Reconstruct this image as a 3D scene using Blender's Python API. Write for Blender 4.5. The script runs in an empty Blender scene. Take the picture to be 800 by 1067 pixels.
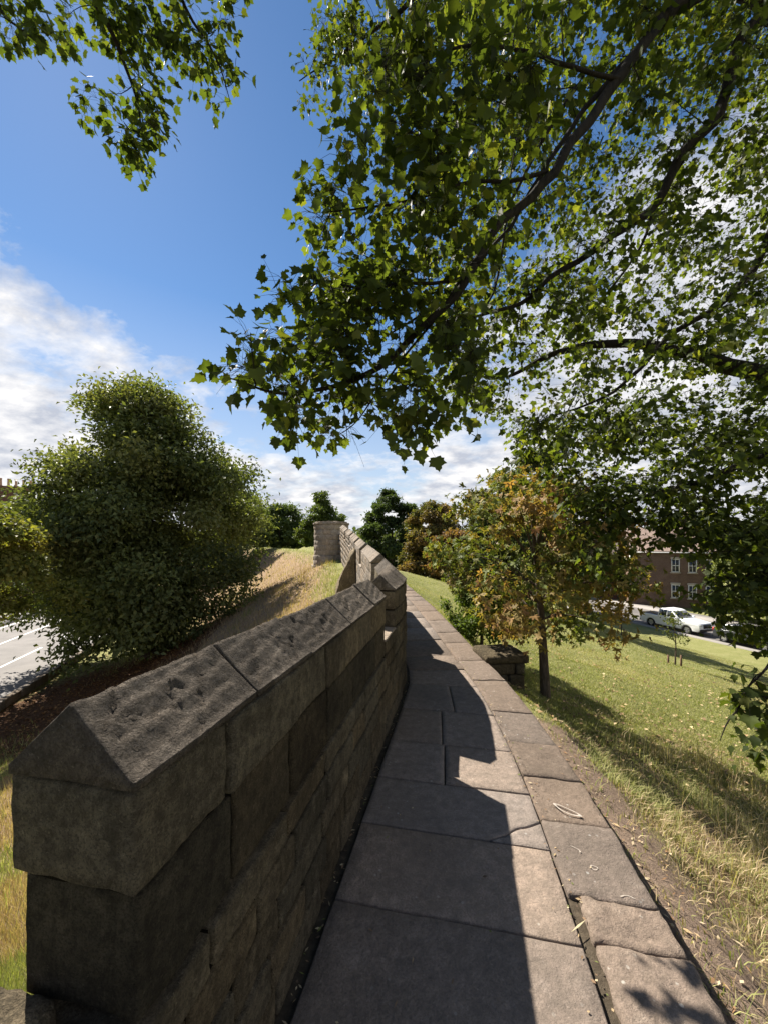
import bpy, bmesh, math, random
import numpy as np
from mathutils import Vector, Matrix

rng = np.random.default_rng(7)
random.seed(7)
D = bpy.data
SC = bpy.context.scene
COL = SC.collection
R = math.radians

# ------------------------------------------------------------------ basics
CAMZ, F, HX, HY = 1.75, 400.0, 400.0, 562.0
def P(px, py, y):
    return np.array([(px - HX) / F * y, y, CAMZ - (py - HY) / F * y])

SUNH = np.array([-.623, .688, 1.0])            # towards the sun, per metre of height
SUN = SUNH / np.linalg.norm(SUNH)

def setp(o, label=None, cat=None, group=None, kind=None):
    if label: o['label'] = label
    if cat: o['category'] = cat
    if group: o['group'] = group
    if kind: o['kind'] = kind
    return o

def thing(name, loc, label, cat, group=None, rz=0.0):
    o = D.objects.new(name, None)
    COL.objects.link(o)
    o.location = loc
    o.rotation_euler = (0, 0, rz)
    o.empty_display_size = .2
    return setp(o, label, cat, group)

class Buf:
    def __init__(s):
        s.V, s.F, s.C, s.U, s.n = [], [], [], [], 0
    def add(s, v, f, col=(1, 1, 1)):
        v = np.asarray(v, float).reshape(-1, 3)
        c = np.asarray(col, float)
        if c.ndim == 1: c = np.tile(c[:3], (len(v), 1))
        if isinstance(f, np.ndarray):
            s.F.append(f.astype(np.int64) + s.n)
        else:
            by = {}
            for q in f: by.setdefault(len(q), []).append(q)
            for q in by.values(): s.F.append(np.array(q, dtype=np.int64) + s.n)
        s.V.append(v); s.C.append(c); s.n += len(v)
    def build(s, name, mat, parent=None, origin=None, smooth=False, kind=None):
        V = np.concatenate(s.V); C = np.concatenate(s.C)
        if parent is not None and origin is None: origin = parent.location
        if origin is not None: V = V - np.array(origin)
        me = D.meshes.new(name)
        me.vertices.add(len(V)); me.vertices.foreach_set('co', V.ravel())
        li = np.concatenate([f.ravel() for f in s.F])
        tot = np.concatenate([np.full(len(f), f.shape[1]) for f in s.F])
        st = np.concatenate([[0], np.cumsum(tot)[:-1]])
        me.loops.add(len(li)); me.loops.foreach_set('vertex_index', li)
        me.polygons.add(len(tot))
        me.polygons.foreach_set('loop_start', st)
        try: me.polygons.foreach_set('loop_total', tot)
        except Exception: pass
        me.update(calc_edges=True)
        if smooth: me.polygons.foreach_set('use_smooth', np.ones(len(tot), bool))
        a = me.attributes.new('col', 'FLOAT_COLOR', 'POINT')
        a.data.foreach_set('color', np.concatenate([C, np.ones((len(C), 1))], 1).ravel())
        me.validate()
        me.materials.append(mat)
        o = D.objects.new(name, me); COL.objects.link(o)
        if parent is not None: o.parent = parent
        elif origin is not None: o.location = origin
        if kind: o['kind'] = kind
        return o
    def box(s, x0, x1, y0, y1, z0, z1, col=(1, 1, 1), M=None):
        v = np.array([(x, y, z) for x in (x0, x1) for y in (y0, y1) for z in (z0, z1)], float)
        if M is not None: v = M(v)
        s.add(v, np.array([(0, 1, 3, 2), (4, 6, 7, 5), (0, 4, 5, 1), (2, 3, 7, 6), (0, 2, 6, 4), (1, 5, 7, 3)]), col)
    def tube(s, pts, rad, n=6, col=(1, 1, 1), cap=True):
        pts = np.asarray(pts, float); k = len(pts)
        rad = np.broadcast_to(np.asarray(rad, float), (k,))
        t = np.gradient(pts, axis=0); t /= np.linalg.norm(t, axis=1)[:, None] + 1e-9
        ref = np.array([.3, .2, .93]) if abs(t[0, 2]) < .8 else np.array([1., .1, 0])
        a = np.cross(t, ref); a /= np.linalg.norm(a, axis=1)[:, None] + 1e-9
        b = np.cross(t, a)
        th = np.linspace(0, 2 * np.pi, n, endpoint=False)
        v = pts[:, None] + rad[:, None, None] * (a[:, None] * np.cos(th)[None, :, None] + b[:, None] * np.sin(th)[None, :, None])
        f = [(i * n + j, i * n + (j + 1) % n, (i + 1) * n + (j + 1) % n, (i + 1) * n + j) for i in range(k - 1) for j in range(n)]
        if cap: f += [tuple(range(n))[::-1], tuple(range((k - 1) * n, k * n))]
        s.add(v.reshape(-1, 3), f, col)

# ------------------------------------------------------------------ noise
def _h(ix, iy, iz, sd):
    n = (ix * 374761393 + iy * 668265263 + iz * 2147483647 + sd * 1274126177) & 0xffffffff
    n = ((n ^ (n >> 13)) * 1103515245) & 0xffffffff
    n = ((n ^ (n >> 15)) * 2246822519) & 0xffffffff
    return ((n ^ (n >> 16)) & 0xffff) / 32767.5 - 1
def vn(p, sd=0):
    p = np.asarray(p, float)
    i = np.floor(p).astype(np.int64); f = p - i; f = f * f * (3 - 2 * f)
    x, y, z = i[..., 0], i[..., 1], i[..., 2]; fx, fy, fz = f[..., 0], f[..., 1], f[..., 2]
    def l(a, b, t): return a + (b - a) * t
    return l(l(l(_h(x, y, z, sd), _h(x + 1, y, z, sd), fx), l(_h(x, y + 1, z, sd), _h(x + 1, y + 1, z, sd), fx), fy),
             l(l(_h(x, y, z + 1, sd), _h(x + 1, y, z + 1, sd), fx), l(_h(x, y + 1, z + 1, sd), _h(x + 1, y + 1, z + 1, sd), fx), fy), fz)
def fbm(p, oc=3, sd=0):
    p = np.asarray(p, float); s = 0; a = 1; tot = 0
    for k in range(oc):
        s = s + a * vn(p * 2 ** k + 17.3 * k, sd + k); tot += a; a *= .5
    return s / tot
def vec_noise(p, sc, oc=2, sd=0):
    return np.stack([fbm(p * sc, oc, sd), fbm(p * sc, oc, sd + 31), fbm(p * sc, oc, sd + 67)], -1)

# ------------------------------------------------------------------ materials
class N:
    def __init__(s, name):
        s.m = D.materials.new(name); s.m.use_nodes = True
        s.t = s.m.node_tree; s.t.nodes.clear()
        s.out = s.n('ShaderNodeOutputMaterial')
    def n(s, typ, ins=None, **kw):
        nd = s.t.nodes.new(typ)
        for k, v in kw.items(): setattr(nd, k, v)
        for k, v in (ins or {}).items():
            if isinstance(v, bpy.types.NodeSocket): s.t.links.new(v, nd.inputs[k])
            else: nd.inputs[k].default_value = v
        return nd
    def noise(s, vec, scale, detail=4, rough=.6, out='Fac'):
        return s.n('ShaderNodeTexNoise', {'Vector': vec, 'Scale': scale, 'Detail': detail, 'Roughness': rough}).outputs[out]
    def ramp(s, fac, stops):
        r = s.n('ShaderNodeValToRGB', {'Fac': fac}); e = r.color_ramp.elements
        while len(e) < len(stops): e.new(.5)
        for el, (p, c) in zip(e, stops):
            el.position = p; el.color = (c, c, c, 1) if isinstance(c, (int, float)) else (*c, 1)
        return r.outputs['Color']
    def mix(s, fac, a, b, mode='MIX'):
        nd = s.n('ShaderNodeMix', data_type='RGBA', blend_type=mode)
        for i, v in ((0, fac), (6, a), (7, b)):
            if isinstance(v, bpy.types.NodeSocket): s.t.links.new(v, nd.inputs[i])
            elif i: nd.inputs[i].default_value = (*v, 1)
            else: nd.inputs[i].default_value = v
        return nd.outputs[2]
    def math(s, op, a, b=0.0):
        nd = s.n('ShaderNodeMath', operation=op)
        for i, v in ((0, a), (1, b)):
            if isinstance(v, bpy.types.NodeSocket): s.t.links.new(v, nd.inputs[i])
            else: nd.inputs[i].default_value = v
        return nd.outputs[0]
    def bump(s, h, strength, dist):
        return s.n('ShaderNodeBump', {'Height': h, 'Strength': strength, 'Distance': dist}).outputs['Normal']
    def attr(s): return s.n('ShaderNodeAttribute', attribute_name='col').outputs['Color']
    def pos(s): return s.n('ShaderNodeTexCoord').outputs['Object']
    def princ(s, col, rough=.8, spec=.3, normal=None, metal=0.0):
        i = {'Base Color': col if isinstance(col, bpy.types.NodeSocket) else (*col, 1), 'Roughness': rough, 'Specular IOR Level': spec, 'Metallic': metal}
        if normal is not None: i['Normal'] = normal
        p = s.n('ShaderNodeBsdfPrincipled', i)
        s.t.links.new(p.outputs[0], s.out.inputs['Surface']); return s.m

def stone_mat(name, c1, c2, dark, pale, bs=1.0, scale=1.0, spots=.0):
    m = N(name); p = m.pos()
    big = m.noise(p, 2.2 * scale, 5, .65)
    col = m.mix(m.ramp(big, [(.3, 0), (.7, 1)]), c1, c2)
    fine = m.noise(p, 26 * scale, 6, .7)
    col = m.mix(m.ramp(fine, [(.38, .65), (.62, 0)]), col, dark)
    med = m.noise(p, 7 * scale, 5, .7)
    col = m.mix(m.ramp(med, [(.56, 0), (.72, .75)]), col, pale)
    sv = m.n('ShaderNodeMapping', {'Vector': p, 'Scale': (1, 1, .12)}).outputs[0]
    col = m.mix(m.ramp(m.noise(sv, 24 * scale, 5, .7), [(.45, 0), (.7, .45)]), col, dark)
    st = m.noise(p, 1.1 * scale, 4, .6)
    col = m.mix(m.ramp(st, [(.5, 0), (.68, .55)]), col, dark)
    col = m.mix(m.ramp(m.noise(p, 170 * scale, 3, .8), [(.40, .6), (.52, 0)]), col, dark)
    col = m.mix(m.ramp(m.noise(p, 95 * scale, 4, .8), [(.58, 0), (.7, .5)]), col, pale)
    if spots:
        v = m.n('ShaderNodeTexVoronoi', {'Vector': p, 'Scale': 19.0, 'Randomness': 1.0})
        sp = m.math('MULTIPLY', m.ramp(v.outputs['Distance'], [(.10, 1), (.17, 0)]), m.ramp(m.noise(p, 3.1, 2), [(.52, 0), (.6, spots)]))
        col = m.mix(sp, col, (.42, .40, .36))
    col = m.mix(1.0, col, m.attr(), 'MULTIPLY')
    h = m.math('ADD', m.noise(p, 60 * scale, 6, .75), m.math('MULTIPLY', m.noise(p, 11 * scale, 5, .7), 1.6))
    h = m.math('ADD', h, m.math('MULTIPLY', m.noise(p, 150 * scale, 3, .8), .5))
    return m.princ(col, .94, .12, m.bump(h, min(1., .75 * bs), .014 * max(1., bs)))

def leaf_mat(name, trans=.45, gloss=.38, warm=1.0, tk=1.0):
    m = N(name); a = m.attr()
    dif = m.n('ShaderNodeBsdfPrincipled', {'Base Color': a, 'Roughness': gloss, 'Specular IOR Level': .10})
    tc = m.mix(1.0, a, (2.15 * warm, 2.0 * tk, .65), 'MULTIPLY')
    tr = m.n('ShaderNodeBsdfTranslucent', {'Color': tc})
    mx = m.n('ShaderNodeMixShader', {'Fac': trans, 1: dif.outputs[0], 2: tr.outputs[0]})
    m.t.links.new(mx.outputs[0], m.out.inputs['Surface']); return m.m

def plain(name, col, rough=.6, spec=.4, metal=0.0, var=.12, sc=6.0, bump=.0):
    m = N(name); p = m.pos(); n = m.noise(p, sc, 5, .65)
    c = m.mix(m.ramp(n, [(.3, 0), (.7, 1)]), tuple(x * (1 - var) for x in col), tuple(min(1, x * (1 + var)) for x in col))
    nm = m.bump(m.noise(p, sc * 6, 5, .7), bump, .02) if bump else None
    return m.princ(c, rough, spec, nm, metal)

M = {}
M['coping'] = stone_mat('weathered_coping_stone', (.27, .225, .18), (.175, .145, .115), (.05, .042, .034), (.40, .345, .285), 2.8, 1.0)
M['wall'] = stone_mat('wall_limestone', (.27, .22, .145), (.16, .13, .088), (.045, .038, .027), (.42, .345, .23), 2.4, 1.0)
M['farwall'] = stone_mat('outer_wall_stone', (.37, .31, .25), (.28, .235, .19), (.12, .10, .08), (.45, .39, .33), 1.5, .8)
M['flag'] = stone_mat('york_flagstone', (.27, .213, .175), (.215, .172, .142), (.12, .10, .083), (.32, .262, .222), .8, .6, .4)
M['kerb'] = stone_mat('kerb_stone', (.235, .182, .146), (.19, .148, .12), (.11, .088, .07), (.30, .245, .2), 1.0, 1.0, .6)
M['joint'] = plain('joint_dirt', (.07, .056, .04), .95, .1, 0, .4, 20, .6)
M['leaf_big'] = leaf_mat('sycamore_leaf', .42, .55, 1.35, 1.42)
M['leaf'] = leaf_mat('tree_leaf', .28, .55, .9)
M['blade'] = leaf_mat('grass_blade', .25, .6, .8)
def bark_mat(name, c1, c2):
    m = N(name); p = m.pos()
    s = m.n('ShaderNodeMapping', {'Vector': p, 'Scale': (1, 1, .25)}).outputs[0]
    n = m.noise(s, 28, 6, .7)
    c = m.mix(m.ramp(n, [(.35, 0), (.65, 1)]), c1, c2)
    return m.princ(c, .9, .15, m.bump(n, .7, .03))
M['bark'] = bark_mat('dark_bark', (.008, .007, .006), (.028, .023, .018))
M['bark2'] = bark_mat('brown_bark', (.05, .038, .028), (.13, .10, .075))

def ground_mat():
    m = N('bank_ground'); p = m.pos(); a = m.attr()
    sep = m.n('ShaderNodeSeparateColor', {'Color': a}).outputs
    g1 = m.noise(p, 1.3, 5, .65); g2 = m.noise(p, 22, 6, .75)
    grass = m.mix(m.ramp(g1, [(.35, 0), (.65, 1)]), (.21, .215, .075), (.29, .275, .12))
    grass = m.mix(m.ramp(g2, [(.35, .7), (.6, 0)]), grass, (.09, .105, .03))
    dry = m.mix(m.ramp(g2, [(.35, 0), (.65, 1)]), (.19, .13, .08), (.33, .235, .15))
    dirt = m.mix(m.ramp(g2, [(.35, 0), (.65, 1)]), (.17, .122, .09), (.27, .20, .15))
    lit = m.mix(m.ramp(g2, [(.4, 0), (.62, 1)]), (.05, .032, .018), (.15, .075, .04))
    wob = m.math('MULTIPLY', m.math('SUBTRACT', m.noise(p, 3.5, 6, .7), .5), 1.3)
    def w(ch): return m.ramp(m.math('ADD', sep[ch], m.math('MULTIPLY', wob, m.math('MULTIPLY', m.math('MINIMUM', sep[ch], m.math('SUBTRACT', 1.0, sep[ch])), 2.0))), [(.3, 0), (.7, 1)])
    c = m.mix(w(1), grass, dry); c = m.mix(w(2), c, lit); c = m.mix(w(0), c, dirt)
    return m.princ(c, .95, .1, m.bump(m.math('ADD', g2, m.noise(p, 90, 4, .7)), .8, .04))
M['ground'] = ground_mat()
def road_mat(name, c, var=.25):
    m = N(name); p = m.pos()
    n = m.noise(p, .7, 5, .6); f = m.noise(p, 120, 3, .7)
    col = m.mix(m.ramp(n, [(.3, 0), (.7, 1)]), tuple(x * (1 - var) for x in c), tuple(x * (1 + var) for x in c))
    col = m.mix(m.ramp(f, [(.35, .5), (.6, 0)]), col, tuple(x * .5 for x in c))
    return m.princ(col, .8, .3, m.bump(f, .3, .01))
M['asphalt'] = road_mat('asphalt', (.15, .138, .13))
M['pave'] = road_mat('pavement_slabs', (.27, .25, .23), .15)
M['paint'] = plain('road_paint', (.75, .74, .70), .6, .3, 0, .1, 9)
def brick_mat(name, c1, c2, mort, rot=False):
    m = N(name); p = m.pos()
    u = m.n('ShaderNodeUVMap').outputs[0]
    b = m.n('ShaderNodeTexBrick', {'Vector': u, 'Color1': (*c1, 1), 'Color2': (*c2, 1), 'Mortar': (*mort, 1), 'Scale': 1.0, 'Mortar Size': .008, 'Brick Width': .225, 'Row Height': .075})
    n = m.noise(p, 1.2, 5, .65)
    c = m.mix(m.ramp(n, [(.35, .5), (.65, 0)]), b.outputs['Color'], tuple(x * .45 for x in c1))
    return m.princ(c, .9, .15, m.bump(b.outputs['Fac'], -.4, .01))
M['brick'] = brick_mat('red_brick', (.185, .115, .085), (.135, .085, .065), (.26, .21, .17))
M['brick2'] = brick_mat('dark_brick', (.16, .07, .05), (.11, .05, .038), (.2, .16, .13))
M['slate'] = plain('roof_slate', (.15, .115, .10), .55, .5, 0, .35, 5, .5)
M['tile'] = plain('clay_roof_tile', (.26, .19, .155), .7, .3, 0, .25, 6, .5)
M['white'] = plain('white_paint', (.78, .77, .74), .4, .5, 0, .04)
M['cream'] = plain('pale_stone_trim', (.48, .43, .36), .8, .2, 0, .12)
M['terracotta'] = plain('chimney_pot_clay', (.42, .27, .19), .8, .2, 0, .15)
M['glass'] = plain('window_glass', (.03, .035, .04), .06, .6, 0, .05)
M['black'] = plain('black_plastic', (.02, .02, .022), .5, .4, 0, .2)
M['rubber'] = plain('tyre_rubber', (.018, .018, .018), .85, .2, 0, .2)
M['alloy'] = plain('alloy_rim', (.5, .5, .52), .3, .5, .8, .05)
M['carwhite'] = plain('white_car_paint', (.76, .77, .78), .22, .6, 0, .03)
M['carred'] = plain('red_car_paint', (.42, .025, .02), .22, .6, 0, .05)
M['cargrey'] = plain('dark_car_paint', (.035, .038, .045), .2, .6, 0, .05)
M['carsilver'] = plain('silver_car_paint', (.45, .46, .48), .25, .6, .4, .03)
M['lamp'] = plain('lamp_lens', (.7, .7, .68), .15, .6, 0, .05)
M['lampred'] = plain('tail_lens', (.4, .03, .02), .2, .6, 0, .05)
M['wood'] = plain('stake_wood', (.13, .08, .05), .85, .2, 0, .25, 10, .4)
M['chalk'] = plain('pale_marking', (.33, .29, .25), .9, .1, 0, .3, 60)
M['litter'] = leaf_mat('fallen_leaf', .1, .7, .8)

# ------------------------------------------------------------------ the line of the wall
WY = np.array([-70., -8, .83, 4.9, 5.9, 6.8, 9.7, 12.6, 15.5, 18.4, 21, 25, 30, 36, 43, 52, 62, 90])
WX = np.array([-15.1, -2.47, -.67, .16, .06, -.07, -.46, -.82, -1.25, -1.72, -2.26, -3.3, -5.2, -8.2, -13., -21, -31, -62])
yy = np.linspace(-70, 90, 3201)
xx = np.interp(yy, WY, WX)
k = np.exp(-.5 * (np.arange(-14, 15) / 6.) ** 2); k /= k.sum()
xs = np.convolve(np.pad(xx, 14, mode='edge'), k, mode='valid')
xs[:20] = xx[:20]; xs[-20:] = xx[-20:]
RY = [-70, 5.6, 6.8, 9.7, 12.6, 15.5, 18.4, 21, 25, 30, 36, 90]
RR = [0, 0, .10, .27, .42, .66, .88, 1.18, 1.3, 1.4, 1.4, 1.4]
def cx(y): return np.interp(y, yy, xs)
def rise(y): return np.interp(y, RY, RR)
def frame(y):
    c = np.array([cx(y), y]); t = np.array([cx(y + .15) - cx(y - .15), .3]); t /= np.linalg.norm(t)
    return c, t, np.array([t[1], -t[0]])
EY = np.array([-70, -8, 0, 1.386, 2.43, 3.37, 4.5, 5.6, 6.3, 7.2, 9.0, 11.6, 14.5, 17.5, 21, 25, 30, 90])
EX = np.array([-13.1, -.55, 1.0, 1.23, 1.40, 1.48, 1.53, 1.47, 1.40, 1.30, 1.12, .72, .3, -.2, -.9, -1.9, -3.7, -60.])
ey = np.linspace(-70, 90, 3201); ex = np.interp(ey, EY, EX)
k = np.exp(-.5 * (np.arange(-20, 21) / 7.) ** 2); k /= k.sum()
ex[30:-30] = np.convolve(np.pad(ex, 20, mode='edge'), k, mode='valid')[30:-30]
def edge_at(y):                                    # kerb's outer edge on the normal through y
    c, t, n = frame(y)
    d = np.abs((ex - c[0]) * t[0] + (ey - c[1]) * t[1]); d[np.hypot(ex - c[0], ey - c[1]) > 5] = 9
    i = d.argmin(); return np.array([ex[i], ey[i]])

# ------------------------------------------------------------------ ground
def ground_raw(X, Y):
    sh = X.shape; x = X.ravel(); y = Y.ravel()
    sel = slice(0, None, 8)
    px, py = xs[sel], yy[sel]
    z = np.empty(len(x)); sr = np.empty(len(x)); sl = np.empty(len(x))
    tx = np.gradient(px); ty = np.gradient(py); tl = np.hypot(tx, ty); tx, ty = tx / tl, ty / tl
    qx, qy = ex[sel], ey[sel]
    for a in range(0, len(x), 20000):
        b = slice(a, a + 20000); xa, ya = x[b, None], y[b, None]
        d2 = (xa - px) ** 2 + (ya - py) ** 2; i = d2.argmin(1)
        side = (x[b] - px[i]) * ty[i] - (y[b] - py[i]) * tx[i]
        dist = np.sqrt(d2[np.arange(len(i)), i])
        e2 = (xa - qx) ** 2 + (ya - qy) ** 2; j = e2.argmin(1)
        es = np.gradient(qx)[j] ; en = np.gradient(qy)[j]
        eside = (x[b] - qx[j]) * en - (y[b] - qy[j]) * es
        ed = np.sqrt(e2[np.arange(len(j)), j])
        r = rise(py[i])
        s_r = np.where(eside > 0, ed, -ed); s_l = dist - .17
        gr = np.interp(s_r, [-9, 0, .5, 1.0, 2.2, 24, 25], [1, 1, .965, .905, .83, 0, 0])
        zr = -6.2 + (r + 6.2 - .2) * gr
        zr = np.where(s_r < -.05, r - .45, zr)
        gl = np.interp(s_l, [0, .6, 9.0, 10.5, 11.5], [1, .97, .13, .03, 0])
        zl = -5 + (r + 5 - .55) * gl
        z[b] = np.where(side > 0, zr, zl)
        sr[b] = np.where(side > 0, s_r, -9); sl[b] = np.where(side > 0, -9, s_l)
    p = np.stack([x * .55, y * .55, 0 * x], -1)
    amp = np.where(sr > .3, np.clip((sr - .3) / 3, 0, 1) * np.clip((23 - sr) / 3, 0, 1), 0) + np.where(sl > .2, np.clip(sl / 3, 0, 1) * np.clip((11 - sl) / 2, 0, 1), 0)
    z += fbm(p, 3, 5) * .16 * amp
    near = (sr > .02) & (sr < 3)
    z += np.where(near, fbm(np.stack([x * 3, y * 3, 0 * x], -1), 2, 9) * .05, 0)
    return z.reshape(sh), sr.reshape(sh), sl.reshape(sh)

def axis(fine0, fine1, step, far):
    a = np.arange(fine0, fine1 + step / 2, step)
    g = step; lo, hi = [], []; v = fine1
    while v < far: g *= 1.35; v += g; hi.append(v)
    g = step; v = fine0
    while v > -far: g *= 1.35; v -= g; lo.append(v)
    return np.array(lo[::-1] + list(a) + hi)
GX = axis(-26, 34, .25, 1500); GY = axis(-6, 58, .25, 1500)
GXX, GYY = np.meshgrid(GX, GY)
GZ, GSR, GSL = ground_raw(GXX, GYY)
def gz(x, y):
    x = np.asarray(x, float); y = np.asarray(y, float)
    i = np.clip(np.searchsorted(GX, x) - 1, 0, len(GX) - 2); j = np.clip(np.searchsorted(GY, y) - 1, 0, len(GY) - 2)
    u = (x - GX[i]) / (GX[i + 1] - GX[i]); v = (y - GY[j]) / (GY[j + 1] - GY[j])
    return (GZ[j, i] * (1 - u) + GZ[j, i + 1] * u) * (1 - v) + (GZ[j + 1, i] * (1 - u) + GZ[j + 1, i + 1] * u) * v
def near_val(A, x, y):
    i = np.clip(np.searchsorted(GX, x), 0, len(GX) - 1); j = np.clip(np.searchsorted(GY, y), 0, len(GY) - 1)
    return A[j, i]
def ghit(px, py, lo=2., hi=80.):
    t = np.linspace(lo, hi, 4000); q = np.stack([(px - HX) / F * t, t, CAMZ - (py - HY) / F * t], -1)
    below = q[:, 2] < gz(q[:, 0], q[:, 1]); i = below.argmax()
    return np.array([q[i, 0], q[i, 1], float(gz(q[i, 0], q[i, 1]))])

def build_ground():
    b = Buf(); ny, nx = GXX.shape
    V = np.stack([GXX, GYY, GZ], -1).reshape(-1, 3)
    j, i = np.meshgrid(np.arange(ny - 1), np.arange(nx - 1), indexing='ij'); q = (j * nx + i).ravel()
    Fq = np.stack([q, q + 1, q + nx + 1, q + nx], -1)
    x, y, sr, sl = GXX.ravel(), GYY.ravel(), GSR.ravel(), GSL.ravel()
    dirt = np.where((sr > -8.9), np.interp(sr, [.0, .5, .95], [1, .8, 0]) * np.interp(y, [3.4, 4.8], [1, 0]), 0)
    dirt = np.maximum(dirt, np.exp(-((x - 1.95) ** 2 + (y - 4.1) ** 2) / .18))
    dry = np.where(sr > .3, np.interp(sr, [.3, .8, 2.0, 3.4], [.2, .55, .5, .0]) * np.interp(y, [4, 6], [1, .0]) + .18, 0)
    dry = np.maximum(dry, np.where(sl > 0, np.interp(sl, [0, .7, 1.7, 7.5, 9.5], [.2, .5, .95, .85, .25]) * np.interp(y, [1, 7], [.4, 1]), 0))
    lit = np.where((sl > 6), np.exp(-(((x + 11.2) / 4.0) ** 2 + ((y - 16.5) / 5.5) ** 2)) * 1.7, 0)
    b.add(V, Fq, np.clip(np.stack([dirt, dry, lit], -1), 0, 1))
    return b.build('ground', M['ground'], smooth=True, kind='structure')
build_ground()

# ------------------------------------------------------------------ stone blocks
_lat = {}
def lattice(nx, ny, nz):
    if (nx, ny, nz) in _lat: return _lat[(nx, ny, nz)]
    ids, pts, fs = {}, [], []
    def vid(i, j, k):
        if (i, j, k) not in ids: ids[(i, j, k)] = len(pts); pts.append((i, j, k))
        return ids[(i, j, k)]
    for i in range(nx):
        for j in range(ny):
            fs.append((vid(i, j, nz), vid(i + 1, j, nz), vid(i + 1, j + 1, nz), vid(i, j + 1, nz)))
            fs.append((vid(i, j, 0), vid(i, j + 1, 0), vid(i + 1, j + 1, 0), vid(i + 1, j, 0)))
    for i in range(nx):
        for k in range(nz):
            fs.append((vid(i, 0, k), vid(i + 1, 0, k), vid(i + 1, 0, k + 1), vid(i, 0, k + 1)))
            fs.append((vid(i, ny, k), vid(i, ny, k + 1), vid(i + 1, ny, k + 1), vid(i + 1, ny, k)))
    for j in range(ny):
        for k in range(nz):
            fs.append((vid(0, j, k), vid(0, j, k + 1), vid(0, j + 1, k + 1), vid(0, j + 1, k)))
            fs.append((vid(nx, j, k), vid(nx, j + 1, k), vid(nx, j + 1, k + 1), vid(nx, j, k + 1)))
    _lat[(nx, ny, nz)] = (np.array(pts), np.array(fs)); return _lat[(nx, ny, nz)]

def ax_pos(n, size, rr):
    if n < 4: return np.linspace(0, 1, n + 1)
    e = min(.2, rr / max(size, 1e-3))
    return np.concatenate([[0], np.linspace(e, 1 - e, n - 1), [1]])

def block(buf, fn, sizes, n, col, rr=.012, a1=.006, f1=9., a2=.003, f2=30., extra=None):
    """fn maps parameters (u across, v along, w up) in 0..1 to the world"""
    I, Fq = lattice(*n)
    A = [ax_pos(n[i], sizes[i], rr) for i in range(3)]
    U = np.stack([A[i][I[:, i]] for i in range(3)], -1)
    d = np.minimum(U, 1 - U) * np.array(sizes); e = np.clip(1 - d / rr, 0, 1)
    sg = np.sign(.5 - U)
    for i in range(3):
        o = np.max(np.delete(e, i, 1), axis=1)
        U[:, i] += sg[:, i] * e[:, i] * o * .42 * rr / sizes[i]
    p = fn(U)
    p = p + a1 * vec_noise(p, f1, 2, 3) + a2 * vec_noise(p, f2, 2, 11)
    if extra is not None: p = extra(p, U)
    buf.add(p, Fq, col)

def wall_fn(y0, y1, o0, o1, z0, z1, tr=True):
    """a block on the wall line from y0 to y1, offset o0 (outer) to o1 (inner), z relative to the walkway"""
    ca, ta, na = frame(y0); cb, tb, nb = frame(y1); ra, rb = rise(y0), rise(y1)
    def fn(U):
        u, v, w = U[:, 0:1], U[:, 1:2], U[:, 2:3]
        c = ca * (1 - v) + cb * v; n = na * (1 - v) + nb * v
        xy = c + n * (o0 + (o1 - o0) * u)
        z = (ra * (1 - v) + rb * v) + z0 + (z1 - z0) * w
        return np.concatenate([xy, z], 1)
    return fn

def tone(base=1.0, var=.16, hue=.05):
    g = base * (1 + random.uniform(-var, var)); h = random.uniform(-hue, hue)
    return (g * (1 + h), g, g * (1 - h * 1.3))

HT = .16                                            # half thickness of the parapet
SILL, EAVE, RIDGE = .85, 1.235, 1.388

def lod(y):
    return 3 if y < 3.6 else (2 if y < 6.5 else (1 if y < 13 else 0))

def courses(buf, y0, y1, zs, o0, o1, lmin, lmax, mult=1.0, g=.004, first=None):
    for ci, (za, zb) in enumerate(zip(zs[:-1], zs[1:])):
        y = y0 - (0 if first is None else first * (ci % 2))
        y = y0
        k = 0
        while y < y1 - .02:
            L = random.uniform(lmin, lmax)
            if k == 0 and ci % 2: L *= .55
            ye = y + L
            if y1 - ye < lmin * .5: ye = y1
            l = lod(y)
            n = [(2, 2, 2), (2, 8, 5), (4, 8, 6), (8, 18, 9)][l]; g = .0075 if l > 1 else .0015
            j = random.uniform(-.006, .006)
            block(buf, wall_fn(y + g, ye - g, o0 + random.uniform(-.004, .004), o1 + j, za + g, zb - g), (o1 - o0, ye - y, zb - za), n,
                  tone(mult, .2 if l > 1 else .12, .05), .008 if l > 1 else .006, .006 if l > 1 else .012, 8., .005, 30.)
            y = ye; k += 1

def core(buf, y0, y1, o0, o1, z0, z1, col=(.07, .06, .05)):
    m = max(1, int((y1 - y0) / .5))
    for k in range(m):
        a, b = y0 + (y1 - y0) * k / m, y0 + (y1 - y0) * (k + 1) / m
        fn = wall_fn(a, b, o0, o1, z0, z1)
        U = np.array([(u, v, w) for u in (0, 1) for v in (0, 1) for w in (0, 1)], float)
        f = [(0, 4, 5, 1), (2, 3, 7, 6), (0, 1, 3, 2), (4, 6, 7, 5), (1, 5, 7, 3), (0, 2, 6, 4)]
        buf.add(fn(U), np.array(f), col)

city = thing('city_wall', (cx(8.), 8., 0.), 'long crenellated grey stone city wall curving left beside the paved walkway', 'wall')

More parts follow.
